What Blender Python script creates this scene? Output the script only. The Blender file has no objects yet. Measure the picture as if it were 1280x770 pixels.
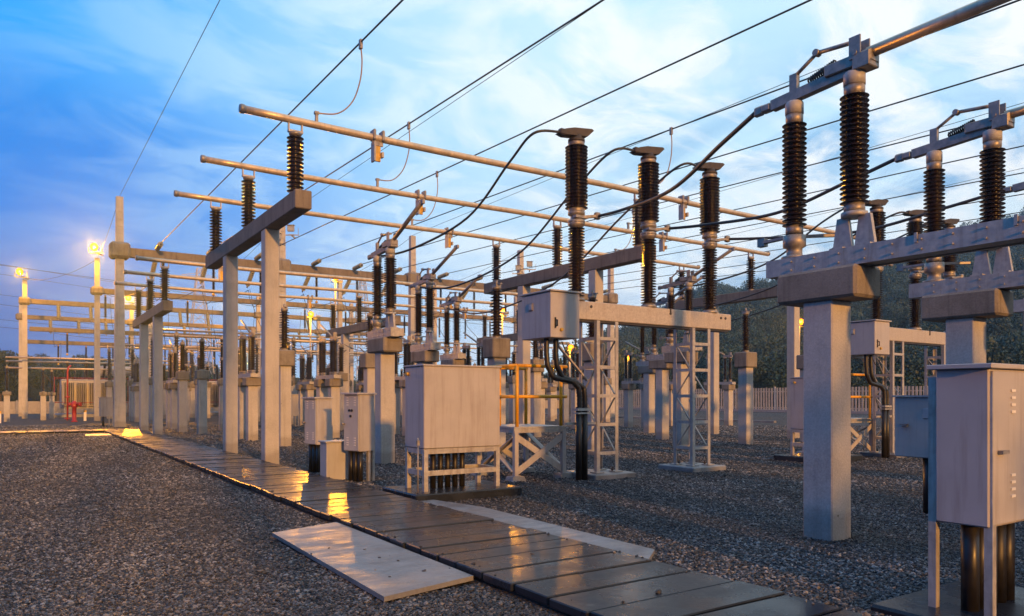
import bpy, bmesh, math, random
from mathutils import Vector, Matrix, Euler
random.seed(7)
R = math.radians
scene = bpy.context.scene
COL = scene.collection

# ------------------------------------------------------------------ mesh builder
class MB:
    def __init__(s): s.bm = bmesh.new()
    def box(s, c, d, rot=None, bev=0.0, taper=None):
        """box centred at c, size d; taper = scale of the top face"""
        r = bmesh.ops.create_cube(s.bm, size=1.0)
        vs = r['verts']
        for v in vs:
            x, y, z = v.co.x*d[0], v.co.y*d[1], v.co.z*d[2]
            if taper and v.co.z > 0: x *= taper; y *= taper
            v.co = Vector((x, y, z))
        if bev > 0:
            es = list({e for v in vs for e in v.link_edges})
            g = bmesh.ops.bevel(s.bm, geom=es, offset=bev, segments=1, affect='EDGES', clamp_overlap=True)
            fs = set(g['faces'])
            vs = list({v for f in fs for v in f.verts} | {v for v in vs if v.is_valid})
        m = Matrix.Translation(Vector(c))
        if rot is not None: m = m @ rot.to_4x4()
        bmesh.ops.transform(s.bm, matrix=m, verts=vs)
        return s
    def mm(s, a, b, bev=0.0):
        c = [(a[i]+b[i])/2 for i in range(3)]; d = [abs(b[i]-a[i]) for i in range(3)]
        return s.box(c, d, bev=bev)
    def poly(s, pts, r, seg=8, cap=True):
        pts = [Vector(p) for p in pts]
        n = len(pts); rings = []
        rr = r if isinstance(r, (list, tuple)) else [r]*n
        t0 = (pts[1]-pts[0]).normalized()
        up = Vector((0, 0, 1)) if abs(t0.z) < .9 else Vector((1, 0, 0))
        a = t0.cross(up).normalized()
        for i, p in enumerate(pts):
            t = (pts[min(i+1, n-1)]-pts[max(i-1, 0)]).normalized()
            a = (a - t*a.dot(t)).normalized(); b = t.cross(a)
            rings.append([s.bm.verts.new(p + (a*math.cos(2*math.pi*k/seg)+b*math.sin(2*math.pi*k/seg))*rr[i]) for k in range(seg)])
        for i in range(n-1):
            for k in range(seg):
                f = s.bm.faces.new((rings[i][k], rings[i][(k+1) % seg], rings[i+1][(k+1) % seg], rings[i+1][k])); f.smooth = seg > 4
        if cap:
            s.bm.faces.new(list(reversed(rings[0]))); s.bm.faces.new(rings[-1])
        return s
    def tube(s, a, b, r, seg=8): return s.poly([a, b], r, seg)
    def bar(s, a, b, w, h=None):
        """rectangular bar from a to b"""
        h = h or w
        a = Vector(a); b = Vector(b); t = (b-a); L = t.length; t.normalize()
        up = Vector((0, 0, 1)) if abs(t.z) < .95 else Vector((0, 1, 0))
        x = t.cross(up).normalized(); y = x.cross(t)
        m = Matrix((x, y, t)).transposed()
        return s.box((a+b)/2, (w, h, L), rot=m)
    def lathe(s, prof, o=(0, 0, 0), axis=(0, 0, 1), seg=14, smooth=True):
        q = Vector((0, 0, 1)).rotation_difference(Vector(axis).normalized())
        o = Vector(o); rings = []
        for (r, z) in prof:
            rings.append([s.bm.verts.new(o + q @ Vector((r*math.cos(2*math.pi*k/seg), r*math.sin(2*math.pi*k/seg), z))) for k in range(seg)])
        for i in range(len(rings)-1):
            for k in range(seg):
                f = s.bm.faces.new((rings[i][k], rings[i][(k+1) % seg], rings[i+1][(k+1) % seg], rings[i+1][k])); f.smooth = smooth
        s.bm.faces.new(list(reversed(rings[0]))); s.bm.faces.new(rings[-1])
        return s
    def prism(s, pts, th, m=None):
        """polygon in local XZ, thickness th along Y"""
        m = m or Matrix()
        a = [s.bm.verts.new(m @ Vector((x, -th/2, z))) for x, z in pts]
        b = [s.bm.verts.new(m @ Vector((x, th/2, z))) for x, z in pts]
        n = len(pts)
        s.bm.faces.new(a); s.bm.faces.new(list(reversed(b)))
        for i in range(n):
            s.bm.faces.new((a[(i+1) % n], a[i], b[i], b[(i+1) % n]))
        return s
    def mesh(s, name, mat):
        bmesh.ops.recalc_face_normals(s.bm, faces=s.bm.faces)
        me = bpy.data.meshes.new(name); s.bm.to_mesh(me); s.bm.free()
        me.materials.append(mat)
        return me
    def build(s, name, mat, parent=None, loc=None):
        o = bpy.data.objects.new(name, s.mesh(name, mat)); COL.objects.link(o)
        if parent: o.parent = parent
        if loc is not None: o.location = loc
        return o

def tag(o, label=None, cat=None, group=None, kind=None):
    if label: o['label'] = label
    if cat: o['category'] = cat
    if group: o['group'] = group
    o['kind'] = kind or 'thing'
    return o
def empty(name, loc=(0, 0, 0), rz=0.0):
    o = bpy.data.objects.new(name, None); COL.objects.link(o)
    o.location = loc; o.rotation_euler = (0, 0, rz); o.empty_display_size = .2
    return o
def copy_tree(o, parent=None):
    c = o.copy(); COL.objects.link(c)
    if parent: c.parent = parent
    for ch in list(o.children): copy_tree(ch, c)
    return c
class Kind:
    """first use places the prototype, later uses place copies"""
    def __init__(s, root): s.root = root; s.n = 0
    def put(s, loc, label, group=None, rz=0.0):
        o = s.root if s.n == 0 else copy_tree(s.root)
        s.n += 1
        o.location = loc; o.rotation_euler = (0, 0, rz); o['label'] = label
        if group: o['group'] = group
        return o
ORD = ['first', 'second', 'third', 'fourth', 'fifth', 'sixth', 'seventh', 'eighth', 'ninth', 'tenth', 'eleventh', 'twelfth']

# ------------------------------------------------------------------ materials
def newmat(name):
    m = bpy.data.materials.new(name); m.use_nodes = True
    nt = m.node_tree; b = nt.nodes['Principled BSDF']
    return m, nt, b
def N(nt, t, **kw):
    n = nt.nodes.new(t)
    for k, v in kw.items():
        if k in n.inputs: n.inputs[k].default_value = v
        else: setattr(n, k, v)
    return n
def ramp(nt, fac, stops):
    r = nt.nodes.new('ShaderNodeValToRGB'); e = r.color_ramp.elements
    while len(e) < len(stops): e.new(.5)
    for i, (p, c) in enumerate(stops):
        e[i].position = p; e[i].color = (c[0], c[1], c[2], 1) if not isinstance(c, (int, float)) else (c, c, c, 1)
    nt.links.new(fac, r.inputs[0]); return r.outputs[0]
def mixc(nt, f, a, b, mode='MIX'):
    m = nt.nodes.new('ShaderNodeMix'); m.data_type = 'RGBA'; m.blend_type = mode
    for i, v in ((0, f), (6, a), (7, b)):
        if isinstance(v, bpy.types.NodeSocket): nt.links.new(v, m.inputs[i])
        elif i == 0: m.inputs[0].default_value = v
        else: m.inputs[i].default_value = (v[0], v[1], v[2], 1)
    return m.outputs[2]
def pos(nt, sc=(1, 1, 1)):
    g = nt.nodes.new('ShaderNodeNewGeometry'); mp = nt.nodes.new('ShaderNodeMapping')
    mp.inputs['Scale'].default_value = sc; nt.links.new(g.outputs['Position'], mp.inputs[0]); return mp.outputs[0]
def noise(nt, v, scale, detail=4, rough=.55):
    n = N(nt, 'ShaderNodeTexNoise', Scale=scale, Detail=detail, Roughness=rough); nt.links.new(v, n.inputs['Vector']); return n.outputs['Fac']
def bump(nt, h, b, strength=.3, dist=.02):
    n = N(nt, 'ShaderNodeBump', Strength=strength, Distance=dist); nt.links.new(h, n.inputs['Height']); nt.links.new(n.outputs[0], b.inputs['Normal'])
def concrete(name, base, dark, stain, holes=True, rough=.75, streak=.6, base_dirt=False):
    m, nt, b = newmat(name)
    p = pos(nt); n1 = noise(nt, p, 2.2, 6, .65)
    c = mixc(nt, ramp(nt, n1, [(.35, 0), (.68, 1)]), dark, base)
    ps = pos(nt, (7, 7, .55)); n2 = noise(nt, ps, 1.0, 5, .6)
    sf = ramp(nt, n2, [(.52, 0), (.72, streak)])
    c = mixc(nt, sf, c, stain)
    n3 = noise(nt, p, 40, 3, .6)
    c = mixc(nt, .22, c, ramp(nt, n3, [(.3, .12), (.7, .75)]), 'OVERLAY')
    if holes:
        v = N(nt, 'ShaderNodeTexVoronoi', Scale=2.3); nt.links.new(p, v.inputs['Vector'])
        hf = ramp(nt, v.outputs['Distance'], [(.022, 1), (.034, 0)])
        c = mixc(nt, hf, c, (.03, .025, .02))
    nv = noise(nt, p, .55, 4, .6)
    c = mixc(nt, ramp(nt, nv, [(.42, 0), (.62, .45)]), c, dark)
    if base_dirt:
        sx = nt.nodes.new('ShaderNodeSeparateXYZ'); nt.links.new(p, sx.inputs[0])
        ad = nt.nodes.new('ShaderNodeMath'); ad.operation = 'MULTIPLY_ADD'; nt.links.new(n1, ad.inputs[0]); ad.inputs[1].default_value = -.5; nt.links.new(sx.outputs[2], ad.inputs[2])
        c = mixc(nt, ramp(nt, ad.outputs[0], [(0, .4), (.12, 0)]), c, (.13, .105, .08))
    nt.links.new(c, b.inputs['Base Color']); b.inputs['Roughness'].default_value = rough
    bump(nt, n3, b, .35, .012)
    return m
def plain(name, col, rough=.5, metal=0.0, var=.25, sc=6.0, dirt=None, spec=None):
    m, nt, b = newmat(name)
    p = pos(nt); n1 = noise(nt, p, sc, 5, .6)
    lo = [c*(1-var) for c in col]; hi = [min(1, c*(1+var*.6)) for c in col]
    c = mixc(nt, ramp(nt, n1, [(.3, 0), (.7, 1)]), lo, hi)
    if dirt:
        ps = pos(nt, (9, 9, .7)); n2 = noise(nt, ps, 1.3, 5, .65)
        c = mixc(nt, ramp(nt, n2, [(.5, 0), (.78, .8)]), c, dirt)
    nt.links.new(c, b.inputs['Base Color'])
    rr = ramp(nt, n1, [(.3, max(.05, rough-.1)), (.7, min(1, rough+.1))])
    nt.links.new(rr, b.inputs['Roughness']); b.inputs['Metallic'].default_value = metal
    if spec is not None: b.inputs['Specular IOR Level'].default_value = spec
    return m
M = {}
M['conc'] = concrete('pillar_concrete', (.50, .485, .47), (.38, .37, .36), (.19, .18, .17), streak=.45, base_dirt=True)
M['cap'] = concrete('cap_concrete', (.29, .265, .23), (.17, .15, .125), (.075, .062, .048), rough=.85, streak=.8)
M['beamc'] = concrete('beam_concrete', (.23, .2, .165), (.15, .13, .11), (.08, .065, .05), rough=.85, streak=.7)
M['slab'] = concrete('slab_concrete', (.30, .31, .33), (.14, .14, .145), (.09, .085, .08), holes=False, rough=.38, streak=.3)
nt_ = M['slab'].node_tree; b_ = nt_.nodes['Principled BSDF']
nt_.links.new(ramp(nt_, noise(nt_, pos(nt_, (1.2, 3.2, 1)), 1.7, 6, .65), [(.38, .3), (.62, .6)]), b_.inputs['Roughness'])
M['galv'] = plain('galvanised_steel', (.40, .39, .375), .5, .25, .25, 14, dirt=(.2, .16, .12))
M['beamg'] = plain('galvanised_beam', (.42, .39, .36), .6, .1, .25, 30, dirt=(.3, .24, .19))
M['alu'] = plain('aluminium_tube', (.60, .49, .35), .38, .45, .2, 5, dirt=(.34, .27, .2))
M['fit'] = plain('cast_fitting', (.3, .28, .26), .5, .5, .35, 12)
M['castd'] = plain('weathered_casting', (.06, .05, .045), .6, .3, .4, 12)
M['dark'] = plain('dark_steel', (.06, .055, .055), .5, .4, .3, 9)
M['porc'] = plain('brown_porcelain', (.015, .0095, .012), .17, 0, .4, 4, dirt=(.045, .024, .02))
M['porcg'] = plain('glass_disc', (.3, .31, .24), .3, 0, .2, 5)
M['paint'] = plain('grey_white_paint', (.385, .372, .378), .5, 0, .09, 3, dirt=(.25, .22, .2))
M['paintb'] = plain('grey_paint', (.38, .385, .39), .5, 0, .08, 3, dirt=(.28, .27, .26))
M['black'] = plain('black_rubber', (.014, .013, .013), .42, 0, .3, 9)
M['wire'] = plain('conductor', (.045, .045, .05), .55, .2, .2, 3)
M['copper'] = plain('dropper_conductor', (.3, .2, .13), .5, .3, .2, 3)
M['yellow'] = plain('yellow_paint', (.75, .38, .018), .45, 0, .25, 7, dirt=(.2, .09, .015))
M['orange'] = plain('yellow_chromate_plate', (.6, .36, .06), .4, .4, .3, 12)
M['red'] = plain('red_paint', (.32, .012, .016), .45, 0, .2, 4)
M['picket'] = plain('fence_concrete', (.52, .44, .34), .8, 0, .2, 2)
M['white'] = plain('white_paint', (.72, .7, .66), .5, 0, .1, 4)
M['bark'] = plain('bark', (.09, .065, .045), .9, 0, .4, 5)
M['wall'] = concrete('wall_concrete', (.4, .37, .34), (.27, .25, .23), (.17, .15, .13), holes=False)

# gravel: sheet and stones
def gravel_mat(name, stones):
    m, nt, b = newmat(name)
    if stones:
        oi = nt.nodes.new('ShaderNodeObjectInfo'); f = oi.outputs['Random']
    else:
        v = N(nt, 'ShaderNodeTexVoronoi', Scale=34.0); nt.links.new(pos(nt), v.inputs['Vector'])
        sep = nt.nodes.new('ShaderNodeSeparateColor'); nt.links.new(v.outputs['Color'], sep.inputs[0]); f = sep.outputs[0]
    c = ramp(nt, f, [(0, (.007, .008, .012)), (.25, (.022, .026, .036)), (.55, (.058, .064, .079)), (.82, (.145, .148, .162)), (1, (.36, .35, .35))])
    big = noise(nt, pos(nt), .35, 4, .6)
    c = mixc(nt, ramp(nt, big, [(.35, .65), (.65, 0)]), c, (.016, .016, .018))
    if not stones:
        # cracks between stones
        dk = ramp(nt, v.outputs['Distance'], [(.38, 0), (.75, .7)])
        c = mixc(nt, dk, c, (.012, .011, .011))
        h = ramp(nt, v.outputs['Distance'], [(0, 1), (.75, 0)])
        bump(nt, h, b, 1.0, .05)
        c = mixc(nt, .35, c, (.085, .086, .094))
    nt.links.new(c, b.inputs['Base Color'])
    b.inputs['Roughness'].default_value = .55 if stones else .8
    b.inputs['Specular IOR Level'].default_value = .35 if stones else .3
    return m
M['gravel'] = gravel_mat('gravel_sheet', False)
M['stone'] = gravel_mat('gravel_stone', True)

# wet planks
m, nt, b = newmat('wet_plank'); p = pos(nt)
n1 = noise(nt, p, 1.6, 6, .65); n2 = noise(nt, p, 22, 4, .6)
c = mixc(nt, ramp(nt, n1, [(.3, 0), (.7, 1)]), (.008, .011, .017), (.022, .027, .037))
vs = N(nt, 'ShaderNodeTexVoronoi', Scale=3.1); nt.links.new(p, vs.inputs['Vector'])
c = mixc(nt, ramp(nt, vs.outputs['Distance'], [(.06, .6), (.12, 0)]), c, (.15, .14, .13))
gi = nt.nodes.new('ShaderNodeNewGeometry')
c = mixc(nt, ramp(nt, gi.outputs['Random Per Island'], [(.3, 0), (1, .5)]), c, (.036, .042, .052))
nt.links.new(c, b.inputs['Base Color'])
nt.links.new(ramp(nt, n1, [(.32, .13), (.5, .28), (.7, .48)]), b.inputs['Roughness'])
b.inputs['Specular IOR Level'].default_value = .22
bump(nt, n2, b, .22, .008); M['plank'] = m

def leafmat(name, a, bb):
    m, nt, b = newmat(name)
    gi = nt.nodes.new('ShaderNodeNewGeometry'); oi = nt.nodes.new('ShaderNodeObjectInfo')
    c = mixc(nt, gi.outputs['Random Per Island'], a, bb)
    c = mixc(nt, ramp(nt, oi.outputs['Random'], [(0, .0), (1, .6)]), c, (.014, .032, .022))
    nt.links.new(c, b.inputs['Base Color']); b.inputs['Roughness'].default_value = .6
    return m
M['leaf'] = leafmat('forest_leaf', (.008, .034, .020), (.018, .056, .030))
m, nt, b = newmat('hill_ground')
nt.links.new(mixc(nt, noise(nt, pos(nt), .08, 5), (.015, .028, .012), (.04, .06, .022)), b.inputs['Base Color']); b.inputs['Roughness'].default_value = .9
M['hill'] = m
def emis(name, col, s):
    m, nt, b = newmat(name)
    b.inputs['Base Color'].default_value = (.02, .012, .004, 1)
    b.inputs['Emission Color'].default_value = (*col, 1); b.inputs['Emission Strength'].default_value = s
    return m
M['lamp'] = emis('lit_sodium_lamp', (1, .40, .004), 600)
M['glass_on'] = emis('amber_glare_glass', (1, .22, .003), 2.6)
M['lens'] = plain('floodlight_glass', (.35, .38, .42), .15, 0, .1, 4)

# ------------------------------------------------------------------ world, sun, camera
SUN_EL, SUN_AZ = 11.0, 189.0     # azimuth measured clockwise from +Y
w = bpy.data.worlds.new('World'); scene.world = w; w.use_nodes = True
nt = w.node_tree; nt.nodes.clear()
out = nt.nodes.new('ShaderNodeOutputWorld')
sky = nt.nodes.new('ShaderNodeTexSky'); sky.sky_type = 'NISHITA'; sky.sun_disc = False
sky.sun_elevation = R(SUN_EL); sky.sun_rotation = R(SUN_AZ); sky.air_density = 1.2; sky.dust_density = 1.0
bg1 = nt.nodes.new('ShaderNodeBackground'); bg1.inputs[1].default_value = .05
nt.links.new(sky.outputs[0], bg1.inputs[0])
tc = nt.nodes.new('ShaderNodeTexCoord'); D = tc.outputs['Generated']
def dot(vec):
    n = nt.nodes.new('ShaderNodeVectorMath'); n.operation = 'DOT_PRODUCT'; nt.links.new(D, n.inputs[0]); n.inputs[1].default_value = vec
    return n.outputs['Value']
def mrange(v, a, b, smooth=True):
    n = nt.nodes.new('ShaderNodeMapRange'); n.interpolation_type = 'SMOOTHSTEP' if smooth else 'LINEAR'
    nt.links.new(v, n.inputs[0]); n.inputs[1].default_value = a; n.inputs[2].default_value = b; return n.outputs[0]
def math2(op, a, b):
    n = nt.nodes.new('ShaderNodeMath'); n.operation = op
    for i, v in enumerate((a, b)):
        if isinstance(v, (int, float)): n.inputs[i].default_value = v
        else: nt.links.new(v, n.inputs[i])
    return n.outputs[0]
az = mrange(dot((.832, -.555, 0)), -.62, .62, False); el = dot((0, 0, 1))
hi = ramp(nt, az, [(0, (.0, .34, .92)), (.09, (.03, .39, .98)), (.2, (.11, .47, 1.0)), (.35, (.26, .60, 1.0)), (.55, (.54, .83, 1.0)), (.77, (.50, .79, 1.0)), (1, (.34, .68, 1.0))])
lo = ramp(nt, az, [(0, (.05, .13, .43)), (.06, (.08, .16, .47)), (.2, (.22, .31, .68)), (.4, (.60, .73, .95)), (.55, (.92, .98, 1.03)), (1, (.95, 1.0, 1.03))])
base = mixc(nt, mrange(el, .03, .40), lo, hi)
# cloud sheet: project directions on a high plane
cv = nt.nodes.new('ShaderNodeVectorMath'); cv.operation = 'DIVIDE'
den = nt.nodes.new('ShaderNodeCombineXYZ'); zz = math2('ADD', math2('MAXIMUM', el, 0), .25)
for i in range(3): nt.links.new(zz, den.inputs[i])
nt.links.new(D, cv.inputs[0]); nt.links.new(den.outputs[0], cv.inputs[1])
def cnoise(scale, offs, sc=(1, 1, 1), detail=6, rough=.55, dist=.4, rz=0):
    mp = nt.nodes.new('ShaderNodeMapping'); mp.inputs['Location'].default_value = offs; mp.inputs['Scale'].default_value = sc; mp.inputs['Rotation'].default_value = (0, 0, rz)
    nt.links.new(cv.outputs[0], mp.inputs[0])
    n = N(nt, 'ShaderNodeTexNoise', Scale=scale, Detail=detail, Roughness=rough, Distortion=dist); nt.links.new(mp.outputs[0], n.inputs['Vector']); return n.outputs['Fac']
# soft pale veil, then brighter broken cloud
c1 = ramp(nt, cnoise(1.35, (2.3, .7, 0), detail=6, rough=.5, dist=.5), [(.36, 0), (.62, 1)])
col = mixc(nt, math2('MULTIPLY', c1, mrange(az, .02, .5)), base, ramp(nt, az, [(0, (.16, .46, .95)), (.25, (.36, .68, .98)), (.6, (.66, .88, .99)), (1, (.76, .89, .97))]))
# blue bank low on the left
bk = math2('MULTIPLY', mrange(az, .40, .04), math2('MULTIPLY', mrange(el, .10, .24), mrange(el, .40, .28)))
bk = math2('MULTIPLY', bk, ramp(nt, cnoise(1.6, (1.1, 4.2, 0), detail=4), [(.25, .45), (.6, 1)]))
col = mixc(nt, bk, col, (.0, .22, .78))
# blue-grey bands low on the right
d1 = ramp(nt, cnoise(2.6, (9.4, 1.2, 3), (1.4, .7, 1), detail=6, rough=.55, dist=.8, rz=.6), [(.44, 0), (.60, 1)])
df = math2('MULTIPLY', d1, math2('MULTIPLY', math2('MULTIPLY', mrange(el, .03, .1), mrange(el, .48, .25)), mrange(az, .35, .8)))
col = mixc(nt, math2('MULTIPLY', df, .85), col, ramp(nt, el, [(.1, (.26, .42, .64)), (.4, (.18, .46, .78))]))
c2 = ramp(nt, cnoise(3.4, (5.1, 3.3, 0), (1, 1.5, 1), detail=9, rough=.6, dist=.6), [(.43, 0), (.60, 1)])
col = mixc(nt, math2('MULTIPLY', c2, mrange(az, -.05, .55)), col, ramp(nt, az, [(.2, (.60, .85, 1.0)), (.6, (.93, .98, 1.0)), (1, (.97, .98, .98))]))
# sky behind the viewer darkened to dusk blue to cut fill light
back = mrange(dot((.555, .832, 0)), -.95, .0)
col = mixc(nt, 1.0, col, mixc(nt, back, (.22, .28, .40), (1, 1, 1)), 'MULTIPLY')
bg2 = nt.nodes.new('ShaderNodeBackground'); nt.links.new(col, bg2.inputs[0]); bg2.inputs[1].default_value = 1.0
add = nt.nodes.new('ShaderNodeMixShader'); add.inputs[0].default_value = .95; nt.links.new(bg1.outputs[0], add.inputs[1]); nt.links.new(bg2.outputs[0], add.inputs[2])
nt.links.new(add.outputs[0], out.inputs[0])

sl = bpy.data.lights.new('sun', 'SUN'); sl.energy = 4.7; sl.angle = R(2.0); sl.color = (1.0, .43, .09)  # warm sun stands in for unseen sodium lamps behind the viewer
so = bpy.data.objects.new('sun', sl); COL.objects.link(so)
sd = Vector((math.sin(R(SUN_AZ))*math.cos(R(SUN_EL)), math.cos(R(SUN_AZ))*math.cos(R(SUN_EL)), math.sin(R(SUN_EL))))
so.rotation_euler = (-sd).to_track_quat('-Z', 'Y').to_euler()

cam = bpy.data.cameras.new('camera'); co = bpy.data.objects.new('camera', cam); COL.objects.link(co)
co.location = (0, 0, 1.6); co.rotation_euler = (R(90), 0, R(-33.7))
cam.sensor_width = 36; cam.lens = 26.1; cam.shift_y = 112/1280; cam.clip_start = .1; cam.clip_end = 6000
scene.camera = co
scene.view_settings.view_transform = 'Standard'; scene.view_settings.look = 'None'
scene.view_settings.exposure = 0.25; scene.view_settings.gamma = 1
scene.cycles.max_bounces = 6; scene.cycles.sample_clamp_indirect = 4.0; scene.cycles.use_denoising = True
scene.cycles.caustics_reflective = False; scene.cycles.caustics_refractive = False
FW = Vector((math.sin(R(33.7)), math.cos(R(33.7)))); RT = Vector((FW.y, -FW.x))
def dist_view(x, y): return x*FW.x + y*FW.y, x*RT.x + y*RT.y

# ------------------------------------------------------------------ ground, path
g = MB(); S = 1000
vv = [g.bm.verts.new(p) for p in ((-460, -460, 0), (710, -460, 0), (710, 710, 0), (-460, 710, 0))]; g.bm.faces.new(vv)
tag(g.build('ground', M['gravel']), 'dark gravel ground of the switchyard', 'ground', kind='structure')

PX0, PX1, PZ = 3.32, 4.88, .105
pm = MB(); y = 1.2; k = 0
while y < 38.3:
    pitch = .47 if y < 5.8 else .36
    a, b_ = y+.014, y+pitch-.014
    dz = random.uniform(-.007, .007); tilt = random.uniform(-.006, .006)
    pm.box(((PX0+PX1)/2+random.uniform(-.012, .012), (a+b_)/2, PZ-.035+dz), (PX1-PX0, b_-a, .07), rot=Euler((tilt, tilt*.6, random.uniform(-.004, .004))).to_matrix(), bev=.009)
    y += pitch
x = PX1
while x > -30:
    pm.box((x-.25, 39.25, PZ-.035+random.uniform(-.006, .006)), (.476, 1.6, .07), bev=.008); x -= .5
tag(pm.build('path', M['plank']), 'wet dark plank path running back between the gravel', 'path', kind='structure')
km = MB(); km.mm((PX0+.04, 1.2, -.02), (PX0+.16, 38.4, .03)); km.mm((PX1-.16, 1.2, -.02), (PX1-.04, 38.4, .03))
km.mm((-30, 38.5, -.02), (PX0, 38.62, .03))
tag(km.build('path_kerb', M['dark']), 'dark bearer kerb beneath the plank path', 'kerb', kind='structure')

def slab(name, pts, z0, z1, label):
    s = MB()
    lo_ = [s.bm.verts.new((x, y, z0)) for x, y in pts]; hi_ = [s.bm.verts.new((x, y, z1)) for x, y in pts]
    s.bm.faces.new(hi_); s.bm.faces.new(list(reversed(lo_)))
    for i in range(len(pts)):
        j = (i+1) % len(pts); s.bm.faces.new((lo_[i], lo_[j], hi_[j], hi_[i]))
    return tag(s.build(name, M['slab']), label, 'slab')
slab('concrete_slab', [(2.36, 5.32), (3.28, 5.52), (3.29, 8.85), (2.42, 8.55)], .022, .062, 'large pale damp concrete slab left of the plank path')
slab('concrete_slab', [(4.92, 5.1), (5.42, 5.5), (5.5, 9.0), (5.2, 10.3), (4.92, 10.4)], .0, .05, 'thin pale concrete slab at the right edge of the plank path')
slab('concrete_slab', [(2.3, 34.6), (3.25, 34.5), (3.28, 36.2), (2.4, 36.0)], .0, .06, 'small pale slab where the path bends left')

# gravel stones near the camera (stuff)
def stone_cloud():
    pts = []; scl = []; rot = []
    rnd = random.Random(3)
    def blocked(x, y):
        if PX0-.02 < x < PX1+.02 and y < 38.4: return True
        if 2.40 < x < 3.35 and 5.45 < y < 8.75: return True
        if 4.88 < x < 5.4 and 5.6 < y < 10.2: return rnd.random() < .93
        return False
    n = 0
    while n < 400000:
        # denser close to the camera
        d = 4.2 + 38.0*(rnd.random()**1.75)
        l = (rnd.random()*2-1)*(d*.74+.4)
        x = d*FW.x + l*RT.x; y = d*FW.y + l*RT.y
        n += 1
        z_ = 0
        if blocked(x, y):
            e = min(abs(x-PX0), abs(x-PX1)) if PX0-.02 < x < PX1+.02 else 9
            if d > 16 or rnd.random() > (.022 if e < .1 else .0009): continue
            z_ = PZ if PX0+.02 < x < PX1-.02 else .062 if x < PX0-.05 else None
            if z_ is None: continue
        s = rnd.uniform(.007, .0165)*(1+max(0, d-9)*.045)
        if rnd.random() < .03: s *= 1.5
        pts.append((x, y, z_+s*.25)); scl.append((s*rnd.uniform(.8, 1.5), s*rnd.uniform(.7, 1.1), s*rnd.uniform(.5, .9)))
        rot.append((rnd.uniform(-.5, .5), rnd.uniform(-.5, .5), rnd.uniform(0, 6.28)))
    me = bpy.data.meshes.new('gravel'); me.vertices.add(len(pts))
    me.vertices.foreach_set('co', [c for p in pts for c in p])
    a = me.attributes.new('scl', 'FLOAT_VECTOR', 'POINT'); a.data.foreach_set('vector', [c for p in scl for c in p])
    a = me.attributes.new('rot', 'FLOAT_VECTOR', 'POINT'); a.data.foreach_set('vector', [c for p in rot for c in p])
    return me
def gn_instances(o, source, name):
    """instances of a small mesh on this object's own points"""
    t = bpy.data.node_groups.new(name, 'GeometryNodeTree')
    t.interface.new_socket('Geometry', in_out='INPUT', socket_type='NodeSocketGeometry')
    t.interface.new_socket('Geometry', in_out='OUTPUT', socket_type='NodeSocketGeometry')
    i = t.nodes.new('NodeGroupInput'); ou = t.nodes.new('NodeGroupOutput')
    ip = t.nodes.new('GeometryNodeInstanceOnPoints'); t.links.new(i.outputs[0], ip.inputs['Points'])
    t.links.new(source(t), ip.inputs['Instance'])
    for nm, sock in (('rot', 'Rotation'), ('scl', 'Scale')):
        na = t.nodes.new('GeometryNodeInputNamedAttribute'); na.data_type = 'FLOAT_VECTOR'; na.inputs['Name'].default_value = nm
        if sock == 'Rotation':
            e = t.nodes.new('FunctionNodeEulerToRotation'); t.links.new(na.outputs[0], e.inputs[0]); t.links.new(e.outputs[0], ip.inputs[sock])
        else: t.links.new(na.outputs[0], ip.inputs[sock])
    t.links.new(ip.outputs[0], ou.inputs[0])
    md = o.modifiers.new('instances', 'NODES'); md.node_group = t
def stone_src(t):
    ico = t.nodes.new('GeometryNodeMeshIcoSphere'); ico.inputs['Radius'].default_value = 1.0; ico.inputs['Subdivisions'].default_value = 2
    sp = t.nodes.new('GeometryNodeSetPosition'); t.links.new(ico.outputs[0], sp.inputs['Geometry'])
    nz = t.nodes.new('ShaderNodeTexNoise'); nz.inputs['Scale'].default_value = 1.3; nz.inputs['Detail'].default_value = 1
    sb = t.nodes.new('ShaderNodeVectorMath'); sb.operation = 'SUBTRACT'; t.links.new(nz.outputs['Color'], sb.inputs[0]); sb.inputs[1].default_value = (.5, .5, .5)
    ms = t.nodes.new('ShaderNodeVectorMath'); ms.operation = 'SCALE'; t.links.new(sb.outputs[0], ms.inputs[0]); ms.inputs['Scale'].default_value = 1.6
    t.links.new(ms.outputs[0], sp.inputs['Offset'])
    ss = t.nodes.new('GeometryNodeSetShadeSmooth'); t.links.new(sp.outputs[0], ss.inputs[0]); ss.inputs['Shade Smooth'].default_value = False
    sm = t.nodes.new('GeometryNodeSetMaterial'); t.links.new(ss.outputs[0], sm.inputs[0]); sm.inputs['Material'].default_value = M['stone']
    return sm.outputs[0]
gs = bpy.data.objects.new('gravel', stone_cloud()); COL.objects.link(gs)
gs.data.materials.append(M['stone'])
gn_instances(gs, stone_src, 'gravel_stones')
tag(gs, 'loose crushed stone gravel covering the yard', 'gravel', kind='stuff')

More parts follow.
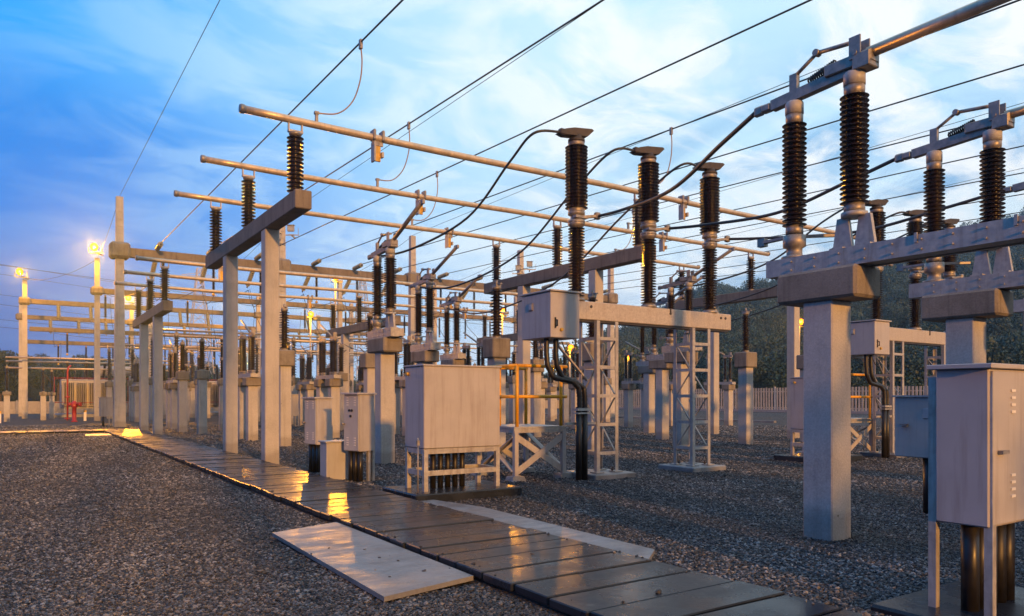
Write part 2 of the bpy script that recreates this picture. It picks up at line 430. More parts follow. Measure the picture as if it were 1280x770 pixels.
# ------------------------------------------------------------------ parts shared by many things
def shed_profile(h, n, rc, rs, taper=1.0):
    pr = []; p = h/n
    for i in range(n):
        z = i*p; k = 1+(taper-1)*i/n
        pr += [(rc*k, z+.02*p), (rc*k*1.05, z+.2*p), (rs*k*.97, z+.26*p), (rs*k, z+.33*p), (rs*k*.95, z+.42*p), (rc*k*1.15, z+.66*p), (rc*k, z+.92*p)]
    return pr
def porcelain(name, h, n, rc, rs, parent, loc, seg=14, taper=1.0, flange=.06, fr=None):
    o = MB().lathe(shed_profile(h-2*flange, n, rc, rs, taper), (0, 0, flange), seg=seg).build(name, M['porc'], parent, loc)
    fr = fr or rc*1.45
    MB().lathe([(fr, 0), (fr, flange*.5), (rc*1.15, flange*1.2)], seg=12).build('flange', M['fit'], o)
    MB().lathe([(rc*1.15*taper, h-flange*1.3), (fr*taper, h-flange*.6), (fr*taper, h)], seg=12).build('flange', M['fit'], o)
    return o

# --- post insulator on a gate beam (bus support), height to the tube underside
def make_bus_post(h, n, rs):
    t = empty('post_insulator'); tag(t, 'x', 'insulator')
    porcelain('porcelain', h-.2, n, rs*.52, rs, t, (0, 0, 0))
    c = MB(); c.mm((-.16, -.05, h-.2), (.16, .05, h-.15)); c.mm((-.16, -.03, h-.15), (-.13, .03, h+.08)); c.mm((.13, -.03, h-.15), (.16, .03, h+.08))
    c.build('tube_saddle', M['galv'], t)
    return Kind(t)
# --- post insulator on pillar
def make_pillar_post(h, n, rs):
    t = empty('post_insulator'); tag(t, 'x', 'insulator')
    porcelain('porcelain', h, n, rs*.5, rs, t, (0, 0, 0))
    c = MB(); c.box((0, 0, h+.03), (.16, .2, .06)); c.box((0, -.12, h+.06), (.06, .22, .03)); c.lathe([(.035, 0), (.035, .12)], (0, 0, h+.05), seg=8)
    c.build('terminal', M['fit'], t)
    return Kind(t)
# --- pillars
def make_pillar(h, s, cu, cvv, ch, capmat='cap', steps=False):
    t = empty('concrete_pillar'); tag(t, 'x', 'pillar')
    MB().box((0, 0, (h-ch)/2-.05), (s, s, h-ch+.1), bev=.015).build('column', M['conc'], t)
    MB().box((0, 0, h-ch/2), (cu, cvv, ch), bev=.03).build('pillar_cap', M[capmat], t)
    return Kind(t)

# ------------------------------------------------------------------ bus support frames (gates) and tubes
def make_gate(zb, ztop, L=9.0, off=2.0):
    t = empty('bus_support_frame'); tag(t, 'x', 'frame')
    for s in (-1, 1): MB().box((0, s*off, zb/2-.05), (.34, .36, zb+.1), bev=.02).build('post', M['conc'], t)
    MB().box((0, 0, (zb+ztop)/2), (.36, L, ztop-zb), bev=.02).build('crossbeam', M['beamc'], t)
    return t
VC1, VC2 = 20.08, 35.7
GV1, GV2 = (16.15, 20.1, 23.95), (31.95, 35.75, 39.5)
ga = Kind(make_gate(5.62, 6.02)); gb = Kind(make_gate(4.95, 5.35))
GU1, GU2 = (5.07, 15.25, 25.3), (4.85, 14.5, 24.3)
gl1 = ['tall concrete bus support frame rising beside the plank path', 'tall concrete bus support frame behind the white cabinet and mechanism box', 'tall concrete bus support frame at the far right before the hill']
gl2 = ['lower concrete bus support frame at the far end of the plank path', 'lower concrete bus support frame behind the twin grey kiosks', 'lower concrete bus support frame behind the yellow railing, distant']
for u, l in zip(GU1, gl1): ga.put((u, VC1, 0), l, 'concrete bus support frames')
for u, l in zip(GU2, gl2): gb.put((u, VC2, 0), l, 'concrete bus support frames')
bp = make_bus_post(1.57, 14, .185)
ph = ['nearest', 'middle', 'farthest']
gn1 = ['path side tall frame', 'tall frame behind the white cabinet', 'tall frame at far right']
gn2 = ['low frame where the path ends', 'low frame behind the grey kiosks', 'low frame behind the yellow railing']
for u, n_ in zip(GU1, gn1):
    for v, p_ in zip(GV1, ph): bp.put((u, v, 6.02), f'{p_} brown ribbed insulator standing on the {n_}', 'bus post insulators')
for u, n_ in zip(GU2, gn2):
    for v, p_ in zip(GV2, ph): bp.put((u, v, 5.35), f'{p_} brown ribbed insulator standing on the {n_}', 'bus post insulators')
def tube_bus(u0, u1, v, z, label, sag=.04):
    t = empty('bus_tube', (u0, v, z)); tag(t, label, 'busbar', 'aluminium bus tubes')
    pts = [(x, 0, -sag*math.sin(math.pi*((x/10.1) % 1))) for x in [i*(u1-u0)/26 for i in range(27)]]
    MB().poly(pts, .082, 12).build('tube', M['alu'], t)
    for s, x in ((-1, 0), (1, u1-u0)):
        MB().lathe([(.02, -.11), (.075, -.085), (.1, -.02), (.1, .03), (.086, .06)], (x, 0, 0), axis=(-s*-1, 0, 0), seg=12).build('end_cap', M['fit'], t)
ZT1, ZT2 = 7.68, 7.0
for v, p_ in zip(GV1, ph): tube_bus(3.95, 26.4, v, ZT1, f'{p_} aluminium bus tube crossing above the front tall frames')
for v, p_ in zip(GV2, ph): tube_bus(3.87, 26.0, v, ZT2, f'{p_} aluminium bus tube crossing above the rear low frames')

# contacts hanging from the tubes
def make_contact():
    t = empty('bus_contact'); tag(t, 'x', 'contact')
    for x in (-.11, .11):
        MB().box((x, 0, .02), (.07, .24, .25), bev=.02).build('clamp', M['fit'], t)
    MB().box((0, .0, -.15), (.26, .05, .12)).build('hanger', M['fit'], t)
    MB().box((.0, .02, -.36), (.16, .05, .42), bev=.01).build('plate', M['orange'], t)
    m_ = MB(); m_.box((-.1, 0, -.36), (.04, .2, .46)); m_.box((.1, -.03, -.42), (.05, .12, .12)); m_.build('guide', M['galv'], t)
    return Kind(t)
ct = make_contact()
for b_, bn in ((0, 'left'), (1, 'right')):
    for j, v in enumerate(GV1):
        ct.put((7.0+3.1*j+10.15*b_, v, ZT1), f'yellow lit contact hanging from the {ph[j]} front tube, {bn} bay', 'hanging contacts')
    for j, v in enumerate(GV2):
        ct.put((7.0+3.1*j+9.7*b_, v, ZT2), f'small contact hanging from the {ph[j]} rear tube, {bn} bay', 'hanging contacts')

# ------------------------------------------------------------------ pillars with disconnectors
def make_disconnector(blade, chan=(-.72, .68), seg=16):
    """channel along Y; local z=0 is its underside. blade: 'open' rises, 'closed' lies flat along -Y"""
    t = empty('disconnector'); tag(t, 'x', 'switch')
    a, b_ = chan; L = b_-a
    c = MB(); c.box((0, (a+b_)/2, .10), (.04, L, .20)); c.box((.09, (a+b_)/2, .19), (.2, L, .02)); c.box((.09, (a+b_)/2, .011), (.2, L, .02))
    c.box((.30, (a+b_)/2, .10), (.04, L, .198)); c.box((.24, (a+b_)/2, .187), (.08, L, .02))
    c.box((.15, a+.01, .10), (.26, .02, .16))
    for i in range(int(L/.3)):
        yy = a+.15+i*.3
        for z_ in (.05, .15): c.lathe([(.011, 0), (.011, .02)], (-.02, yy, z_), axis=(-1, 0, 0), seg=6)
        if i in (1, 4, 7): c.box((-.028, yy+.05, .17), (.014, .03, .1))
    ch = c.build('base_channel', M['galv'], t)
    X = .14
    # far insulator on a round foot with a crank
    f = MB(); f.lathe([(.15, 0), (.15, .03), (.09, .05), (.09, .13), (.13, .15), (.13, .28)], (X, .42, .20), seg=14); f.build('bearing', M['fit'], t)
    k_ = MB(); k_.bar((X, .42, .48), (X+.1, .95, .5), .07, .03); k_.box((X+.1, .95, .5), (.08, .1, .1)); k_.bar((X, .42, .47), (X+.34, .1, .47), .05, .03); k_.build('crank_arm', M['fit'], t)
    i1 = porcelain('insulator', 1.42, 22, .082, .140, t, (X, .42, .50), seg=seg, flange=.09, fr=.1)
    MB().lathe([(.105, 0), (.105, .13), (.09, .15)], (0, 0, 1.42), seg=14).build('top_collar', M['paintb'], i1)
    # near insulator on two splayed feet
    ft = MB()
    for s in (-1, 1):
        ft.prism([(-.12, 0), (.12, 0), (.065, .36), (-.065, .36)], .05, Matrix.Translation((X, -.34+s*.13, .20)) @ Matrix.Rotation(R(90), 4, 'Z') @ Matrix.Rotation(R(-s*0), 4, 'Y'))
        ft.box((X, -.34+s*.16, .215), (.2, .16, .03))
    ft.lathe([(.14, 0), (.14, .05)], (X, -.34, .55), seg=14)
    ft.build('splayed_foot', M['galv'], t)
    i2 = porcelain('insulator', 1.40, 22, .09, .152, t, (X, -.34, .60), seg=seg, flange=.09, fr=.11)
    MB().lathe([(.115, 0), (.115, .13), (.095, .15)], (0, 0, 1.40), seg=14).build('top_collar', M['paintb'], i2)
    zt = 2.12
    hb = MB(); hb.bar((X, .72, zt), (X, -.30, zt+.06), .1, .12); hb.box((X, .8, zt), (.1, .14, .1), bev=.02); hb.box((X, .92, zt), (.07, .14, .12), bev=.02)
    hb.build('head_beam', M['fit'], t)
    bx_ = MB(); bx_.box((X, -.30, zt+.13), (.17, .56, .13), bev=.01); bx_.box((X, -.47, zt+.1), (.2, .2, .17), bev=.01); bx_.box((X-.09, -.40, zt+.26), (.02, .13, .24)); bx_.box((X+.09, -.40, zt+.26), (.02, .13, .24)); bx_.tube((X-.11, -.4, zt+.2), (X+.11, -.4, zt+.2), .03)
    bx_.build('hinge_box', M['fit'], t)
    sp = [(X+.045*math.cos(i*1.05), .22-.0042*i*1.05, zt+.12+.0012*i+.045*math.sin(i*1.05)) for i in range(76)]
    MB().poly(sp, .011, 5).build('spring', M['dark'], t)
    lk = MB(); lk.box((X, .42, zt+.17), (.06, .1, .22)); lk.tube((X, .42, zt+.25), (X, .12, zt+.42), .022); lk.lathe([(.04, -.04), (.04, .04)], (X, .12, zt+.42), axis=(1, 0, 0), seg=8)
    lk.tube((X, .12, zt+.42), (X, -.38, zt+.36), .026); lk.build('link_rod', M['fit'], t)
    bl = MB()
    if blade == 'closed': bl.tube((X, -.5, zt+.18), (X, -3.6, zt+.22), .062, 12)
    else:
        bl.tube((X, -.45, zt+.16), (X, -2.0, zt+.75), .05, 10); bl.box((X, -2.0, zt+.76), (.06, .2, .1))
    bl.build('blade', M['alu'] if blade == 'closed' else M['fit'], t)
    return Kind(t)
PH = 3.04
pl = make_pillar(PH, .37, .50, 1.0, .35)
dc = make_disconnector('closed', (-3.4, .70), seg=20)
do = make_disconnector('open')
# right foreground row: closed blades reaching over the camera side
for j, (lp, ld) in enumerate((('pale concrete pillar standing alone in the right foreground gravel', 'large closed disconnector on the foreground pillar, two dark insulators and a spring'),
                 ('concrete pillar behind the grey box at the right edge', 'closed disconnector second from left at the right edge of the picture'),
                 ('concrete pillar third from left at the right edge, mostly out of view', 'closed disconnector farthest right, mostly out of view'))):
    x = 7.70+3.22*j
    pl.put((x, 5.06, 0), lp, 'disconnector pillars'); dc.put((x-.15, 5.06, PH), ld, 'closed disconnectors')
    pl.put((x, 2.2, 0), ['concrete pillar carrying the near end of the foreground steel channel', 'concrete pillar carrying the near end of the second steel channel', 'concrete pillar carrying the near end of the third steel channel'][j], 'disconnector pillars')
for b_, bn in ((0, 'left'), (1, 'right')):
    for j, (x, y_) in enumerate(((7.45, 16.75), (10.5, 20.6), (13.7, 24.6))):
        x += 9.9*b_; y_ -= .3*b_
        pl.put((x, y_, 0), f'square concrete pillar under the {ph[j]} open disconnector of the {bn} bay', 'disconnector pillars')
        do.put((x-.15, y_, PH), f'{ph[j]} disconnector with raised open blade, {bn} bay', 'open disconnectors')

# posts with a single broad insulator
ps_ = make_pillar(3.15, .36, .55, .55, .52); pi_ = make_pillar_post(1.35, 15, .165)
posts = [(10.45, 16.4, 'behind the tall white cabinet'), (13.7, 16.4, 'behind the middle circuit breaker pole'), (7.3, 24.4, 'just right of the path side tall frame'),
         (10.3, 24.4, 'behind the near open disconnector pillar'), (20.75, 16.7, 'alone right of the circuit breaker'), (23.9, 16.5, 'behind the foreground pillar'),
         (17.4, 24.4, 'behind the yellow railing'), (20.5, 24.4, 'behind the front lattice tower')]
for x, y_, d_ in posts:
    ps_.put((x, y_, 0), f'square concrete pillar with stained cap {d_}', 'single post pillars')
    pi_.put((x, y_, 3.15), f'brown ribbed post insulator on the pillar {d_}', 'single post insulators')

# rear rows: twin pillar switches
def make_rear_switch():
    t = empty('rear_disconnector'); tag(t, 'x', 'switch')
    MB().box((0, 0, .07), (.3, 2.1, .14)).build('base_channel', M['galv'], t)
    for y_ in (-.78, -.42, .5, .85):
        porcelain('insulator', 1.35, 16, .07, .115, t, (0, y_, .2), seg=10)
    c = MB()
    for y_ in (-.78, -.42, .5, .85): c.lathe([(.12, 0), (.08, .06)], (0, y_, .14), seg=10)
    c.build('bearing', M['fit'], t)
    c = MB(); c.bar((0, -.95, 1.6), (0, -.3, 1.62), .09, .1); c.bar((0, .38, 1.6), (0, 1.0, 1.6), .09, .1); c.box((0, -.78, 1.72), (.1, .14, .2)); c.box((0, .85, 1.7), (.1, .12, .16)); c.build('head_beam', M['fit'], t)
    MB().tube((0, -.4, 1.68), (0, .9, 2.25), .04).build('blade', M['fit'], t)
    return Kind(t)
rp = make_pillar(2.35, .36, .56, .56, .32); rs_ = make_rear_switch()
rowname = {28.9: 'first rear row', 41.4: 'third rear row', 55.0: 'fifth rear row'}
def colname(i): return ORD[i]
for y_, z_ in ((28.9, 0), (41.4, 0), (55.0, 0)):
    us = [7.25, 10.4, 13.6, 17.2, 20.4, 23.6, 27.2, 30.4, 33.6] if y_ < 50 else [6.6, 9.6, 12.6, 16.6, 19.6, 22.6, 27.0, 31]
    for i, u in enumerate(us):
        if y_ > 40 and y_ < 50 and i == 0: u = 6.65
        for s, sn in ((-1, 'near'), (1, 'far')):
            rp.put((u, y_+s*.66, 0), f'{sn} concrete pillar under the {colname(i)} switch from the path, {rowname[y_]}', 'rear switch pillars')
        rs_.put((u, y_, 2.35), f'{colname(i)} four insulator switch from the path, {rowname[y_]}', 'rear switches')
rq = make_pillar(2.8, .36, .52, .52, .4); ri = make_pillar_post(1.3, 13, .17)
rown2 = {34.6: 'second rear row', 48.6: 'fourth rear row', 61.5: 'sixth rear row'}
for y_ in (34.6, 48.6, 61.5):
    us = [6.75, 9.9, 13.1, 16.9, 20.0, 23.2, 26.8, 30.0, 33.2] if y_ < 40 else [6.3, 9.3, 12.4, 15.8, 18.8, 22, 25.5, 29, 33]
    for i, u in enumerate(us):
        rq.put((u, y_, 0), f'slim concrete pillar {colname(i)} from the path in the {rown2[y_]}', 'rear post pillars')
        ri.put((u, y_, 2.8), f'brown post insulator {colname(i)} from the path in the {rown2[y_]}', 'rear post insulators')
# one more slim post beside the path row
rq.put((6.35, 36.9, 0), 'slim concrete pillar standing just behind the second rear row by the path', 'rear post pillars')
ri.put((6.35, 36.9, 2.8), 'brown post insulator just behind the second rear row by the path', 'rear post insulators')

# surge arresters on slim pillars, between the rear rows
ra = make_pillar(2.5, .30, .42, .42, .3)
def make_arrester():
    t = empty('surge_arrester'); tag(t, 'x', 'arrester')
    porcelain('lower_unit', 1.0, 11, .09, .15, t, (0, 0, 0), seg=10); porcelain('upper_unit', 1.0, 11, .09, .15, t, (0, 0, 1.0), seg=10)
    r_ = MB(); r_.poly([(.3*math.cos(a*.5236), .3*math.sin(a*.5236), 1.75) for a in range(13)], .02, 6); r_.bar((-.3, 0, 1.75), (0, 0, 2.05), .02); r_.bar((.3, 0, 1.75), (0, 0, 2.05), .02); r_.build('grading_ring', M['alu'], t)
    MB().box((0, 0, 2.06), (.1, .2, .12)).build('terminal', M['fit'], t)
    return Kind(t)
ar = make_arrester()
for y_, rn, us in ((38.2, 'second', (8.4, 11.6, 14.8, 18.4, 21.6, 25)), (46.6, 'third', (8.2, 11.2, 14.4, 17.6, 20.8, 24, 27.4)), (52.0, 'fourth', (7.4, 10.2, 13.4, 16.8, 20, 23.2, 26.6)), (58.0, 'fifth', (6.8, 9.6, 12.8, 15.9, 19.2, 22.6)), (65.0, 'last', (6.0, 9, 12, 15, 18, 21.4, 25))):
    for i, u in enumerate(us):
        ra.put((u, y_, 0), f'slim pillar under the {colname(i)} tall arrester behind the {rn} rear row', 'arrester pillars')
        ar.put((u, y_, 2.5), f'{colname(i)} tall two part arrester behind the {rn} rear row', 'surge arresters')
for i, (v, z, a, b_) in enumerate(((44.2, 5.3, 6.5, 34), (50.6, 5.5, 6.2, 33), (56.8, 5.2, 5.8, 32), (63.5, 5.4, 5, 30))):
    tag(MB().tube((a, v, z), (b_, v, z), .06, 8).build('rear_bus_tube', M['alu']), f'thin rear bus tube {ORD[i]} back from the front gantry', 'busbar', 'rear bus tubes')
    for q in range(5):
        u = a+.8+q*(b_-a-1.6)/4
        rq.put((u, v, 0), f'slim pillar {ORD[q]} from the path under rear bus tube {ORD[i]}', 'rear bus pillars')
        wi_ = ri.put((u, v, 2.8), f'post insulator {ORD[q]} from the path under rear bus tube {ORD[i]}', 'rear bus insulators'); wi_.scale = (1, 1, (z-2.85)/1.4)

# ------------------------------------------------------------------ circuit breaker
def lattice_tower(h, w=.55):
    t = empty('lattice_tower'); tag(t, 'x', 'tower')
    MB().box((0, 0, .05), (w+.5, w+.5, .12), bev=.02).build('base_pad', M['slab'], t)
    for sx in (-1, 1):
        for sy in (-1, 1):
            l = MB(); x, y_ = sx*w/2, sy*w/2
            l.box((x-sx*.035, y_, h/2+.1), (.08, .014, h)); l.box((x, y_-sy*.035, h/2+.1), (.014, .08, h)); l.box((x-sx*.03, y_-sy*.03, .125), (.2, .2, .02))
            l.build('leg', M['galv'], t)
    bt = MB(); n = 4
    for i in range(n+1):
        z = .5+(h-.75)*i/n
        for s in (-1, 1):
            bt.box((0, s*w/2+.003*s, z), (w, .016, .065)); bt.box((s*w/2+.003*s, 0, z), (.016, w, .065))
    bt.build('batten', M['galv'], t)
    dg = MB()
    for i in range(n):
        z0 = .5+(h-.75)*i/n; z1 = .5+(h-.75)*(i+1)/n; s = 1 if i % 2 else -1
        dg.bar((-w/2+.02, -s*w/2+.05*s, z0), (-w/2+.02, s*w/2-.05*s, z1), .035, .012); dg.bar((w/2-.02, s*w/2-.05*s, z0), (w/2-.02, -s*w/2+.05*s, z1), .035, .012)
        if i % 2: dg.bar((s*w/2-.05*s, w/2-.02, z0), (-s*w/2+.05*s, w/2-.02, z1), .035, .012)
    dg.build('diagonal', M['galv'], t)
    bo = MB()
    for sx in (-1, 1):
        for sy in (-1, 1): bo.lathe([(.02, 0), (.02, .12)], (sx*(w/2-.08), sy*(w/2-.08), .1), seg=6); bo.lathe([(.035, 0), (.035, .03)], (sx*(w/2-.08), sy*(w/2-.08), .15), seg=6)
    bo.build('anchor_bolt', M['dark'], t)
    return Kind(t)
lt = lattice_tower(3.02)
def make_breaker():
    """origin at the ground under the beam's left end, beam along +X"""
    t = empty('circuit_breaker'); tag(t, 'x', 'circuit breaker')
    b = MB(); b.box((2.35, 0, 3.32), (4.7, .3, .36), bev=.012)
    bm_ = b.build('beam', M['beamg'], t)
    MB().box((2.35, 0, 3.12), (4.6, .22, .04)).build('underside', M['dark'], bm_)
    h = MB()
    for x in (.55, 2.75, 4.35, 4.5): h.lathe([(.03, 0), (.03, .012)], (x, -.15, 3.40), axis=(0, -1, 0), seg=10)
    h.box((2.75, -.158, 3.46), (.03, .02, .1)); h.build('bolt', M['dark'], bm_)
    for x in (.3, 2.25, 4.15):
        lowp = porcelain('lower_insulator', 1.56, 24, .085, .168, t, (x, 0, 3.50), seg=18, flange=.09, fr=.17)
        c = MB(); c.lathe([(.17, 0), (.17, .05), (.12, .07), (.12, .15), (.17, .17), (.17, .22)], (x, 0, 5.04), seg=16); c.box((x+.02, -.1, 5.15), (.3, .1, .05)); c.bar((x+.05, -.1, 5.15), (x+.42, -.16, 5.21), .09, .05); c.box((x+.4, -.16, 5.21), (.12, .1, .14), bev=.02)
        c.build('mid_terminal', M['fit'], t)
        upp = porcelain('upper_interrupter', 1.42, 19, .15, .228, t, (x, 0, 5.24), seg=18, flange=.08, fr=.16)
        tt = MB(); tt.lathe([(.17, 0), (.17, .05), (.12, .07), (.12, .13)], (x, 0, 6.64), seg=14)
        tt.prism([(-.42, -.02), (-.3, -.06), (.2, -.03), (.34, .1), (.3, .13), (-.1, .1), (-.3, .05)], .22, Matrix.Translation((x, 0, 6.79)) @ Matrix.Rotation(R(-8), 4, 'Z'))
        tt.box((x-.36, -.02, 6.77), (.16, .12, .12), bev=.02); tt.build('top_terminal', M['castd'], t)
    # mechanism box hanging off the left end
    mb = MB(); mb.box((-.42, -.1, 3.13), (.68, .95, .84), bev=.012)
    box = mb.build('mechanism_box', M['paint'], t)
    ld = MB(); ld.box((-.42, -.1, 3.575), (.74, 1.02, .03), bev=.005); ld.build('lid', M['paint'], box)
    wd = MB(); wd.box((-.765, .05, 3.32), (.03, .14, .15), bev=.01); wd.build('window_frame', M['fit'], box)
    MB().box((-.783, .05, 3.32), (.006, .09, .1)).build('window', M['lens'], box)
    hd = MB(); hd.poly([(-.66, -.58, 2.92), (-.64, -.62, 2.92), (-.64, -.62, 3.03), (-.66, -.58, 3.03)], .014, 6); hd.box((-.66, -.585, 2.98), (.03, .012, .2)); hd.build('handle', M['black'], box)
    MB().lathe([(.035, 0), (.03, .04)], (-.52, -.575, 2.86), axis=(0, -1, 0), seg=10).build('knob', M['orange'], box)
    gg = MB(); gg.lathe([(.07, 0), (.07, .06)], (.13, -.16, 3.44), axis=(0, -1, 0), seg=14); gg.box((.12, -.17, 3.27), (.1, .08, .1)); gg.build('gas_gauge', M['galv'], t)
    hs = [(.12, -.18, 3.22), (.13, -.2, 2.8), (.1, -.2, 2.55), (0, -.2, 2.42), (-.12, -.2, 2.48), (-.18, -.15, 2.68)]
    MB().poly(hs, .012, 6).build('gas_hose', M['black'], t)
    # corrugated cables to the cable duct
    for k_, x0 in enumerate((-.62, -.40)):
        pts = []; dx = .13*k_
        ctrl = [(x0, -.25, 2.72), (x0, -.25, 2.45), (x0+.02, -.26, 2.2), (x0+.14, -.28, 1.98), (-.02+dx*.3, -.3, 1.9), (.1+dx, -.32, 1.78), (.12+dx, -.32, 1.6), (.12+dx, -.32, 1.35)]
        for i in range(len(ctrl)-1):
            for q in range(6):
                f = q/6; pts.append(tuple(ctrl[i][j]*(1-f)+ctrl[i+1][j]*f for j in range(3)))
        MB().poly(pts, [.05+.007*(i % 2) for i in range(len(pts))], 10).build('cable', M['black'], t)
    dct = MB(); dct.tube((.10, -.32, 0), (.10, -.32, 1.42), .062, 10); dct.tube((.245, -.32, 0), (.245, -.32, 1.42), .062, 10)
    d_ = dct.build('cable_duct', M['black'], t)
    st = MB(); st.box((.17, -.32, 1.37), (.32, .17, .05)); st.box((.17, -.32, 1.30), (.32, .17, .03)); st.build('collar', M['galv'], d_)
    st = MB(); st.box((.2, -.25, 1.1), (.75, .04, .05)); st.build('bracket', M['galv'], d_)
    # stay between the box and the tower
    sy = MB(); sy.box((-.1, .2, 2.68), (.7, .08, .05)); sy.bar((-.02, .22, 2.66), (.75, .22, 1.95), .07, .03); sy.build('brace', M['galv'], t)
    return Kind(t)
cb = make_breaker()
B0 = (8.9, 11.5)
cb.put((B0[0], B0[1], 0), 'three pole circuit breaker on two lattice towers, grey mechanism box in front', 'circuit breakers')
cb.put((B0[0]+10.0, B0[1]-.35, 0), 'second circuit breaker seen behind the foreground pillar at the right edge', 'circuit breakers')
lt.put((B0[0]+.87, B0[1], 0), 'galvanised lattice tower under the left end of the front circuit breaker', 'lattice towers')
lt.put((B0[0]+3.57, B0[1], 0), 'galvanised lattice tower under the right end of the front circuit breaker', 'lattice towers')
lt.put((B0[0]+10.87, B0[1]-.35, 0), 'lattice tower under the left end of the second circuit breaker', 'lattice towers')
lt.put((B0[0]+13.57, B0[1]-.35, 0), 'lattice tower under the right end of the second circuit breaker', 'lattice towers')

# access platforms with yellow railing
def make_platform():
    t = empty('access_platform'); tag(t, 'x', 'platform')
    W, Dp, H = 1.15, 1.3, 1.0
    dk = MB(); dk.box((W/2, Dp/2, H+.02), (W+.08, Dp+.04, .035)); dk.build('deck', M['galv'], t)
    fr = MB()
    for y_ in (0, Dp): fr.box((W/2, y_, H-.04), (W+.1, .05, .08))
    for x in (0, W): fr.box((x, Dp/2, H-.041), (.05, Dp-.05, .078))
    fr.build('deck_frame', M['galv'], t)
    for x in (0, W):
        for y_ in (0, Dp):
            l = MB(); l.box((x, y_, H/2), (.085, .085, H-.08)); lg = l.build('leg', M['paint'], t)
            MB().box((x, y_, .03), (.34, .3, .13), taper=.75).build('footing', M['slab'], lg)
    br = MB()
    for y_ in (-.02, Dp+.02):
        br.bar((.03, y_, .18), (W-.03, y_, H-.16), .02, .12); br.bar((.03, y_+.022, H-.16), (W-.03, y_+.022, .18), .02, .12)
    for x in (-.02, W+.02):
        br.bar((x, .03, .18), (x, Dp-.03, H-.16), .12, .02); br.bar((x+.022, .03, H-.16), (x+.022, Dp-.03, .18), .12, .02)
    br.build('cross_brace', M['paint'], t)
    rl = MB(); zt = H+1.22
    pp = [(0.05, 0.02), (W-.04, .02), (.05, Dp-.05), (W-.04, Dp-.05), (.05, Dp*.5)]
    for z in (H+.62, zt):
        rl.tube((.05, .02, z), (.05, Dp-.05, z), .034); rl.tube((.05, .02, z), (W+.1, .02, z), .034); rl.tube((.05, Dp-.05, z), (W, Dp-.05, z), .034)
    rr = rl.build('railing', M['yellow'], t)
    for x, y_ in pp: MB().tube((x, y_, H+.03), (x, y_, zt), .036).build('railing_post', M['yellow'], rr)
    return Kind(t)
pf = make_platform()
pf.put((7.95, 11.8, 0), 'steel access platform with yellow railing behind the white cabinet', 'access platforms')
pf.put((18.4, 11.5, 0), 'second access platform with yellow railing behind the foreground pillar', 'access platforms')

# ------------------------------------------------------------------ cabinets
def big_cabinet(loc, label, rz=0):
    t = empty('control_cabinet', loc, rz); tag(t, label, 'cabinet', 'tall control cabinets')
    W, Dp = 1.38, .66
    pt = MB(); pt.box((W/2, Dp/2+.02, .06), (W+.55, Dp+.6, .16), bev=.02); pt.build('plinth', M['plank'], t)
    for x in (.03, W-.03):
        for y_ in (.03, Dp-.03): MB().box((x, y_, .46), (.07, .07, .66)).build('leg', M['galv'], t)
    rl = MB()
    for z in (.42, .76):
        for y_ in (.028, Dp-.028): rl.box((W/2, y_, z), (W-.07, .05, .08))
        for x in (.028, W-.028): rl.box((x, Dp/2, z), (.05, Dp-.07, .08))
    rl.build('stand_rail', M['galv'], t)
    bd = MB(); bd.box((W/2, Dp/2, 1.45), (W+.02, Dp+.02, 1.29), bev=.012); body = bd.build('body', M['paint'], t)
    tp = MB(); tp.box((W/2, Dp/2, 2.105), (W+.06, Dp+.06, .025), bev=.005); tp.build('roof', M['paint'], body)
    lk = MB(); lk.lathe([(.03, 0), (.03, .05)], (-.01, Dp*.8, 1.98), axis=(-1, 0, 0), seg=10); lk.build('vent_knob', M['orange'], body)
    cb_ = MB()
    for i in range(5): cb_.tube((.34+.135*i, Dp*.55, .13), (.34+.135*i, Dp*.55, .8), .047, 10)
    cb_.build('cable_duct', M['black'], t)
    er = MB(); er.tube((-.12, -.02, 0), (-.12, -.02, .98), .012, 6); er.box((-.12, -.02, .9), (.04, .04, .08)); er.build('earth_rod', M['fit'], t)
    return t
big_cabinet((5.25, 10.32, 0), 'large plain white cabinet on a steel stand beside the plank path')
big_cabinet((16.35, 11.1, 0), 'large plain white cabinet on a stand, mostly hidden by the foreground pillar')

def kiosk(loc, w, d, z0, z1, label, ducts=3, lamps=False, rz=0):
    """door face on -X, side face on -Y"""
    t = empty('marshalling_kiosk', loc, rz); tag(t, label, 'cabinet', 'grey marshalling kiosks')
    bd = MB(); bd.box((w/2, d/2, (z0+z1)/2), (w, d, z1-z0), bev=.01); body = bd.build('body', M['paint'], t)
    rf = MB(); rf.box((w/2-.02, d/2, z1+.015), (w+.1, d+.06, .035), bev=.005); rf.build('roof', M['paint'], body)
    dr = MB(); dr.box((-.011, d/2, (z0+z1)/2), (.02, d-.03, z1-z0-.03), bev=.004); door = dr.build('door', M['paintb'], body)
    lv = MB()
    for zz_ in (z0+.12, z1-.2):
        for i in range(4):
            for yy in (d*.25, d*.72): lv.box((-.024, yy, zz_+i*.045), (.008, .05, .016))
    lv.build('louvre', M['white'], door)
    hd = MB(); hd.lathe([(.022, 0), (.022, .06)], (-.02, d*.93, z0+(z1-z0)*.48), axis=(-1, 0, 0), seg=8); hd.build('handle', M['fit'], door)
    if lamps:
        il = MB()
        for yy, zz_ in ((.42, .72), (.58, .72), (.5, .62)): il.lathe([(.024, 0), (.024, .02)], (-.02, d*yy, z0+(z1-z0)*zz_), axis=(-1, 0, 0), seg=8)
        il.build('pilot_button', M['black'], door)
    du = MB()
    for i in range(ducts): du.tube((w*.25, d*(.2+.6*i/max(1, ducts-1)), -.02), (w*.25, d*(.2+.6*i/max(1, ducts-1)), z0+.01), .052, 10)
    du.build('cable_duct', M['black'], t)
    for x in (w*.72, w*1.02): MB().box((x, d*.12, z0/2+.2), (.055, .055, z0+.4)).build('leg', M['galv'], t)
    return t
